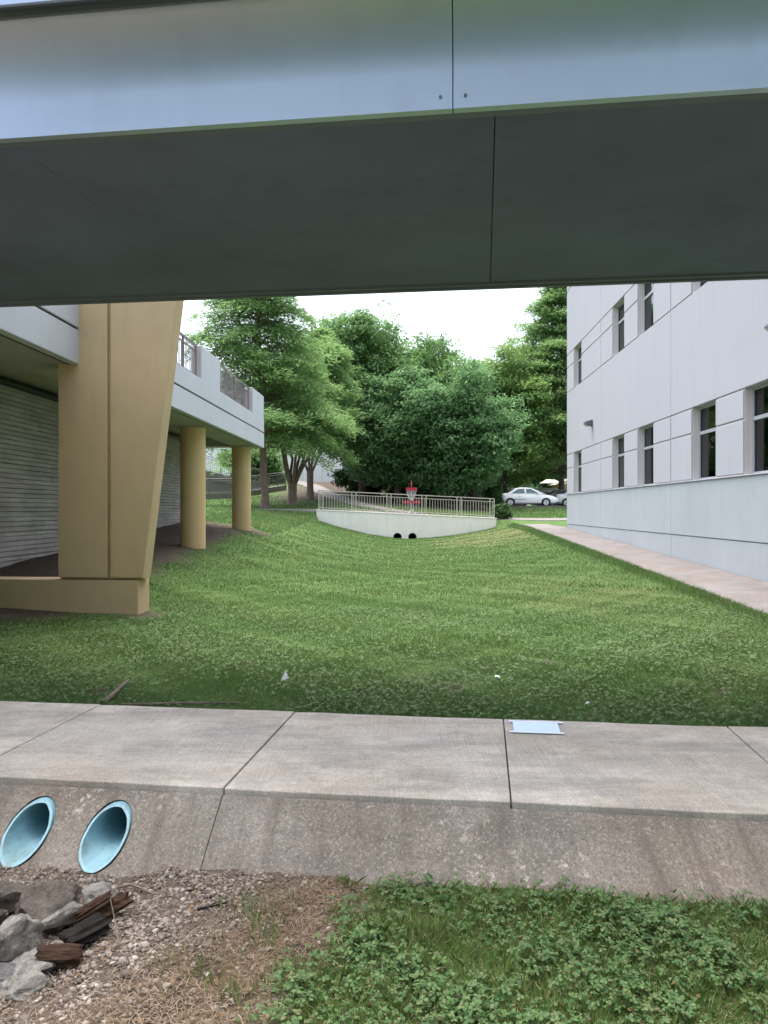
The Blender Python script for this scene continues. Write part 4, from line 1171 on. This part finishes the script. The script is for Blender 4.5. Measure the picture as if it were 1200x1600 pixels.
x, y = lawn_pts(60000, 5.1, 11.5, lambda y: -0.56 * y, lambda y: 0.56 * y)
pm_ = 0.35 + 0.5 * wob(x, y, 1.3, 4.0) + 0.35 * sstep(1.2, 3.6, x) + 0.3 * sstep(-1.5, -3.0, x)
ok = rng.random(len(x)) < pm_
x, y = x[ok], y[ok]
lc = fast_mesh('lawn_clover', trefoils(x, y, rng.uniform(0.015, 0.055, len(x)), rng.uniform(0.009, 0.019, len(x))), 6, M['clover'])
tag(lc, 'patches of low clover mixed into the near lawn', 'clover', kind='stuff')

def fg_pts(n, x0, x1, y0, y1):
    x = rng.uniform(x0, x1, n); y = rng.uniform(y0, y1, n)
    q_ = x * SA + y * CA
    edge = SQ1 - 0.005 + 0.02 * np.sin(x * 17) + 0.015 * np.sin(x * 41)
    ok = (q_ < edge)
    return x[ok], y[ok]
x, y = fg_pts(36000, -0.9, 2.9, 1.9, 3.75)
keep = (1 - dry_mask(x, y)) * np.clip(0.50 + 0.75 * wob(x, y, 4.4, 0.3) + 0.35 * wob(x, y, 11, 1.0), 0.02, 1)
q_ = x * SA + y * CA
keep *= 0.35 + 0.65 * sstep(SQ1, SQ1 - 0.22, q_ + 0.06 * wob(x, y, 9))
ok = rng.random(len(x)) < keep
x, y = x[ok], y[ok]
hh = rng.uniform(0.015, 0.075, len(x)) * (0.8 + 0.5 * wob(x, y, 4.4, 0.3))
hh = np.maximum(hh, 0.012)
fc = fast_mesh('clover_patch', trefoils(x, y, hh, rng.uniform(0.008, 0.0205, len(x))), 6, M['clover'])
tag(fc, 'dense green clover carpeting the ground at the bottom right', 'clover', kind='stuff')
# grass tufts among the clover
parts = []
for _ in range(300):
    cx, cy = random.uniform(-0.75, 2.7), random.uniform(2.0, 3.62)
    if cx * SA + cy * CA > SQ1 - 0.03 or random.random() < float(dry_mask(cx, cy)) * 0.85: continue
    k = random.randint(25, 90); sg = random.uniform(0.025, 0.09)
    x = cx + rng.normal(size=k) * sg; y = cy + rng.normal(size=k) * sg
    ok = (x * SA + y * CA) < SQ1 - 0.005
    x, y = x[ok], y[ok]
    parts.append(blades(x, y, rng.uniform(0.03, 0.10, len(x)) * random.uniform(0.6, 1.1), rng.uniform(0.0022, 0.0045, len(x)), 0.75, tri=False))
x, y = fg_pts(75000, -0.9, 2.9, 1.9, 3.75)
ok = rng.random(len(x)) < (1 - dry_mask(x, y)) * (0.6 + 0.5 * wob(x, y, 3.1, 5.0))
x, y = x[ok], y[ok]
parts.append(blades(x, y, rng.uniform(0.015, 0.06, len(x)), rng.uniform(0.002, 0.004, len(x)), 0.9, tri=False))
ft = fast_mesh('grass_tufts', np.concatenate(parts), 5, M['fgblade'])
tag(ft, 'bright green grass blades growing through the foreground clover', 'grass', kind='stuff')

# dry straw
x, y = fg_pts(190000, -2.8, 2.6, 1.9, 4.0)
k = dry_mask(x, y) * (1 - 0.86 * gravel_mask(x, y)) * np.clip(0.60 + 0.75 * wob(x, y, 5.2, 1.3), 0.03, 1) + 0.10
ok = rng.random(len(x)) < k
x, y = x[ok], y[ok]
n = len(x)
a = rng.uniform(0, 2 * math.pi, n); L_ = rng.uniform(0.012, 0.05, n)
d = np.stack([np.cos(a), np.sin(a), rng.normal(size=n) * 0.22 + 0.08], 1)
e = np.stack([-np.sin(a), np.cos(a), np.zeros(n)], 1) * 0.00095
b0 = np.stack([x, y, gz(x, y) + rng.uniform(0.003, 0.020, n)], 1)
bend = np.stack([-np.sin(a), np.cos(a), np.zeros(n)], 1) * (rng.normal(size=n) * 0.12 * L_)[:, None]
p1 = b0 + d * (L_ * 0.5)[:, None] + bend; p2 = b0 + d * L_[:, None]
ds = fast_mesh('dry_straw', np.stack([b0 - e, p1 - e, p2, p1 + e, b0 + e], 1).reshape(-1, 3), 5, M['straw'])
tag(ds, 'matted dry brown straw on the bare bank in front of the apron', 'straw', kind='stuff')

# gravel
ico = bmesh.new(); bmesh.ops.create_icosphere(ico, subdivisions=1, radius=1.0)
iv = np.array([v.co[:] for v in ico.verts]); ifc = np.array([[v.index for v in f.verts] for f in ico.faces]); ico.free()
x, y = fg_pts(60000, -2.9, 0.4, 1.95, 4.0)
k = gravel_mask(x, y) * np.clip(0.75 + 0.4 * wob(x, y, 6, 2.2), 0.1, 1) + 0.05 * dry_mask(x, y)
ok = rng.random(len(x)) < k
x, y = x[ok], y[ok]; n = len(x)
s = 0.0034 + 0.0085 * rng.random(n) ** 2.2
big = rng.random(n) < 0.02; s[big] *= 2.0
jit = 1 + rng.normal(size=(n, 12, 1)) * 0.22
sc_ = rng.uniform(0.6, 1.4, (n, 1, 3)) * np.array([1, 1, 0.6])
a = rng.uniform(0, 2 * math.pi, n)
vv = iv[None] * jit * sc_ * s[:, None, None]
ca_, sa_ = np.cos(a)[:, None], np.sin(a)[:, None]
vx_, vy_ = vv[..., 0] * ca_ - vv[..., 1] * sa_, vv[..., 0] * sa_ + vv[..., 1] * ca_
vv = np.stack([vx_ + x[:, None], vy_ + y[:, None], vv[..., 2] + (gz(x, y) + s * 0.25)[:, None]], -1)
gf = (ifc[None] + (np.arange(n) * 12)[:, None, None]).reshape(-1, 3)
gv = fast_mesh('gravel', vv.reshape(-1, 3), 3, M['stone'], faces=gf)
tag(gv, 'brown and pale gravel scattered at the bottom left', 'gravel', kind='stuff')

# dead leaves on lawn edge and foreground
x = np.concatenate([rng.uniform(-3.0, 3.0, 260), rng.uniform(-1.4, 2.2, 160)])
y = np.concatenate([rng.uniform(5.3, 8.0, 260) , rng.uniform(2.3, 3.5, 160)])
q_ = x * SA + y * CA
ok = (q_ < SQ1) | (q_ > Q1 + 0.02); x, y = x[ok], y[ok]; n = len(x)
c = np.stack([x, y, gz(x, y) + rng.uniform(0.008, 0.03, n)], 1)
u = rand_dir(n); u[:, 2] *= 0.3; v = unit(np.cross(u, np.array([0, 0, 1.0]) + 0.4 * rand_dir(n)))
sz = rng.uniform(0.008, 0.02, (n, 1))
ll = fast_mesh('leaf_litter', quads(c, u * sz, v * sz * 0.6), 4, M['litter'])
tag(ll, 'scattered dead brown leaves on the turf', 'leaf litter', kind='stuff')

# ------------------------------------------------------------------ rocks, wood and small things in front
from mathutils import noise as mn
def G(px_, py_, z=-0.27):
    d = (EYE - z) * 1200 / (py_ - 797); return ((px_ - 600) / 1200 * d, d)
def rock(px_, py_, sx, sy, sz, rz, m, label, seed, cuts=5, name='rock', lift=0.3, tilt=0.0):
    x, y = G(px_, py_)
    sx, sy, sz = sx * 1.12, sy * 1.12, sz * 1.12
    bm = bmesh.new(); bmesh.ops.create_icosphere(bm, subdivisions=4, radius=1.0)
    r_ = random.Random(seed)
    planes = []
    for _ in range(cuts + 5):
        d = Vector((r_.gauss(0, 1), r_.gauss(0, 1), r_.gauss(0, 1))).normalized()
        planes.append((d, r_.uniform(0.5, 0.85)))
    for v in bm.verts:
        p = v.co.copy()
        for d, h in planes:
            k = p.dot(d)
            if k > h: p -= d * (k - h) * 0.92
        p += p.normalized() * (0.16 * mn.noise(p * 1.9 + Vector((seed, 0, 0))) + 0.09 * mn.noise(p * 4.6 + Vector((0, seed, 0))) + 0.05 * mn.noise(p * 11) + 0.03 * mn.noise(p * 23))
        v.co = Vector((p.x * sx, p.y * sy, p.z * sz))
    me = bpy.data.meshes.new(name); bm.to_mesh(me); bm.free()
    me.shade_smooth()
    try: me.set_sharp_from_angle(angle=R(32))
    except Exception: pass
    me.materials.append(m)
    o = bpy.data.objects.new(name, me); C.objects.link(o)
    o.location = (x, y, float(gz(x, y)) + sz * lift)
    o.rotation_euler = (tilt, tilt * 0.5, rz)
    return tag(o, label, 'rock' if name == 'rock' else 'wood', 'rocks below the drain pipes' if name == 'rock' else 'rotten wood below the drain pipes')
rock(10, 1408, 0.13, 0.11, 0.085, 0.3, M['rock_brown'], 'brown rock at the left picture edge right under the left pipe', 1)
rock(78, 1428, 0.135, 0.12, 0.105, 0.5, M['rock_brown'], 'largest rounded brown-grey rock, below and between the two pipes', 2, lift=0.4)
rock(20, 1478, 0.105, 0.10, 0.095, 1.0, M['rock_pale'], 'chunky pale limestone rock at the left edge of the pile', 3, lift=0.45)
rock(97, 1442, 0.080, 0.045, 0.052, 0.75, M['rock_pale'], 'small elongated white-streaked rock leaning on the largest rock', 4, lift=1.1, tilt=0.3)
rock(154, 1400, 0.078, 0.06, 0.06, 0.6, M['rock_pale'], 'pale wedge-shaped rock just under the right pipe', 5, lift=0.5, tilt=-0.3)
rock(52, 1508, 0.12, 0.10, 0.045, 0.7, M['rock_pale'], 'flat pale slab of rock between limestone chunk and brown wood', 6, lift=0.3)
rock(42, 1537, 0.105, 0.055, 0.045, 0.25, M['rock_pale'], 'long pale grey rock lowest in the pile', 7, lift=0.4)
rock(4, 1522, 0.07, 0.08, 0.055, 0.2, M['rock_grey'], 'grey rock cut by the left picture edge near the pile bottom', 8)
rock(120, 1424, 0.05, 0.04, 0.035, 0.2, M['rock_grey'], 'small dark grey stone behind the charred wood', 9)
rock(-40, 1450, 0.14, 0.12, 0.10, 0.2, M['rock_brown'], 'brown rock mostly outside the left picture edge', 11)

def log(px_, py_, L_, r_, rz, tilt, m, label, seed, name='wood_chunk', lift=0.8):
    x, y = G(px_, py_)
    rr = random.Random(seed)
    n, k = 18, 12
    vs = []
    prof = [rr.uniform(0.62, 1.15) for _ in range(n)]
    for i in range(k + 1):
        t_ = i / k
        for j in range(n):
            a = 2 * math.pi * j / n
            rad = r_ * prof[j] * (0.88 + 0.16 * mn.noise(Vector((t_ * 4, j * 0.9, seed)))) * (1 - 0.12 * abs(2 * t_ - 1) ** 3)
            end = (rr.uniform(-0.10, 0.10) * L_ if i in (0, k) else 0)
            vs.append((L_ * (t_ - 0.5) + end, rad * math.cos(a), rad * 0.8 * math.sin(a)))
    fs = [(i * n + j, i * n + (j + 1) % n, (i + 1) * n + (j + 1) % n, (i + 1) * n + j) for i in range(k) for j in range(n)]
    c0, c1 = len(vs), len(vs) + 1
    vs += [(-L_ * 0.47, 0, 0), (L_ * 0.47, 0, 0)]
    fs += [(c0, (j + 1) % n, j) for j in range(n)] + [(c1, k * n + j, k * n + (j + 1) % n) for j in range(n)]
    o = MB().add(vs, fs).build(name, m)
    o.location = (x, y, float(gz(x, y)) + r_ * lift)
    o.rotation_euler = (0, tilt, rz)
    return tag(o, label, 'wood', 'rotten wood below the drain pipes')
log(92, 1503, 0.145, 0.062, 0.2, 0.1, M['wood'], 'squarish reddish-brown wood chunk at the front of the rock pile', 21)
log(133, 1468, 0.17, 0.055, 0.75, -0.15, M['char'], 'black charred wood chunk in the middle of the rock pile', 22)
log(172, 1433, 0.17, 0.045, 0.65, -0.3, M['wood'], 'dark splintered wood chunk nearest the right pipe', 23, lift=1.0)
log(147, 1440, 0.14, 0.032, 0.6, -0.35, M['wood'], 'thin brown splinter of wood leaning over the charred chunk', 24, lift=2.4)

def stick(name, pts, r_, m, label, cat='stick'):
    pts = [Vector(p) for p in pts]
    b = pts[0].copy()
    o = MB().tube([p - b for p in pts], [r_ * (1 - 0.5 * i / (len(pts) - 1)) for i in range(len(pts))], 7).build(name, m, smooth=True)
    o.location = b
    return tag(o, label, cat)
def gp(px_, py_, up=0.01, z=-0.27):
    x, y = G(px_, py_, z); return (x, y, float(gz(x, y)) + up)
a = gp(172, 1452, 0.16); stick('stick', [gp(186, 1478, 0.004), gp(180, 1462, 0.06), gp(172, 1450, 0.13)], 0.0045, M['twig'], 'thin pale stick leaning against the dark splintered wood')
stick('root', [gp(183, 1382, 0.02), gp(205, 1380, 0.03), gp(222, 1385, 0.022), gp(241, 1392, 0.006)], 0.008, M['twig'], 'curved grey root lying along the foot of the apron', 'root')
stick('stick', [gp(1150, 1384, 0.012), gp(1130, 1374, 0.03), gp(1108, 1362, 0.07), gp(1090, 1352, 0.11)], 0.006, M['twig'], 'dark stick leaning on the apron at the right')
stick('stick', [gp(308, 1425, 0.012), gp(330, 1422, 0.014), gp(356, 1416, 0.012)], 0.006, M['char'], 'short black stick lying on the straw below the apron joint')
stick('stick', [gp(1040, 1500, 0.02), gp(1065, 1498, 0.022), gp(1100, 1500, 0.018)], 0.006, M['twig'], 'short brown stick half buried in the clover at the right')
stick('branch', [gp(160, 1098, 0.01, -0.02), gp(175, 1090, 0.03, -0.02), gp(186, 1083, 0.05, -0.02), gp(201, 1072, 0.06, -0.02)], 0.022, M['twig'], 'stubby dead branch at the back edge of the sidewalk', 'branch')
stick('lath', [gp(190, 1101, 0.012, -0.02), gp(280, 1099, 0.016, -0.02), gp(375, 1098, 0.016, -0.02)], 0.013, M['palewood'], 'long weathered lath lying behind the sidewalk', 'stick')
stick('twig', [gp(555, 1086, 0.015, -0.02), gp(572, 1081, 0.03, -0.02), gp(592, 1073, 0.04, -0.02)], 0.006, M['twig'], 'grey twig in the lawn near the middle of the sidewalk', 'twig')
stick('twig', [gp(652, 1084, 0.015, -0.02), gp(664, 1077, 0.035, -0.02), gp(686, 1070, 0.03, -0.02)], 0.006, M['twig'], 'crooked twig in the lawn left of the paper', 'twig')

# paper taped to the sidewalk
p0, q0_ = 0.20, 5.10
pn = empty('taped_paper', (*pq(0.345, 5.20), 0.004), -A, 'pale blue sheet of paper taped flat on the sidewalk by the joint', 'paper')
vs, fs = [], []
nu, nv = 14, 10
for j in range(nv + 1):
    for i in range(nu + 1):
        u, v = i / nu, j / nv
        crease = 0.012 * math.exp(-((u - 0.45 - 0.5 * (1 - v)) / 0.05) ** 2) * (0.3 + 0.7 * v)
        vs.append((-0.15 + 0.30 * u, -0.125 + 0.25 * v, 0.0012 + 0.5 * crease * math.sin(math.pi * v)))
fs = [(j * (nu + 1) + i, j * (nu + 1) + i + 1, (j + 1) * (nu + 1) + i + 1, (j + 1) * (nu + 1) + i) for j in range(nv) for i in range(nu)]
sh = MB().add(vs, fs).build('sheet', M['paper'], pn, smooth=True)
MB().box(-0.178, 0.172, -0.142, -0.108, 0.0008, 0.0024).build('tape_strip', M['tape'], pn)
MB().box(-0.175, 0.19, 0.108, 0.142, 0.0008, 0.0024).build('tape_strip', M['tape'], pn)

# small white marker flag in the lawn and scraps
x, y = G(445, 1066, -0.02)
mf = empty('marker_flag', (x, y, float(gz(x, y))), R(10), 'small white paper flag on a wire in the near lawn', 'flag')
MB().tube([(0.012, 0, -0.01), (0.022, 0, 0.06), (0.035, 0, 0.19)], 0.0018, 6).build('wire', M['steel'], mf)
MB().prism([(-0.034, 0.028), (0.036, 0.052), (0.012, 0.118), (0.004, 0.112)], 'y', -0.001, 0.001).build('sheet', M['whitepaper'], mf).rotation_euler = (R(-30), 0, 0)
for i, (px_, py_, s, lab) in enumerate(((777, 1060, 0.024, 'crumpled white scrap in the lawn behind the taped paper'), (918, 1101, 0.016, 'tiny white scrap in the lawn right of the taped paper'))):
    x, y = G(px_, py_, -0.02)
    bm = bmesh.new(); bmesh.ops.create_icosphere(bm, subdivisions=2, radius=s)
    for v in bm.verts: v.co = v.co * random.uniform(0.6, 1.2); v.co.z *= 0.6
    me = bpy.data.meshes.new('paper_scrap'); bm.to_mesh(me); bm.free(); me.materials.append(M['whitepaper'])
    o = bpy.data.objects.new('paper_scrap', me); C.objects.link(o); o.location = (x, y, float(gz(x, y)) + 0.03)
    tag(o, lab, 'scrap', 'white scraps in the lawn')
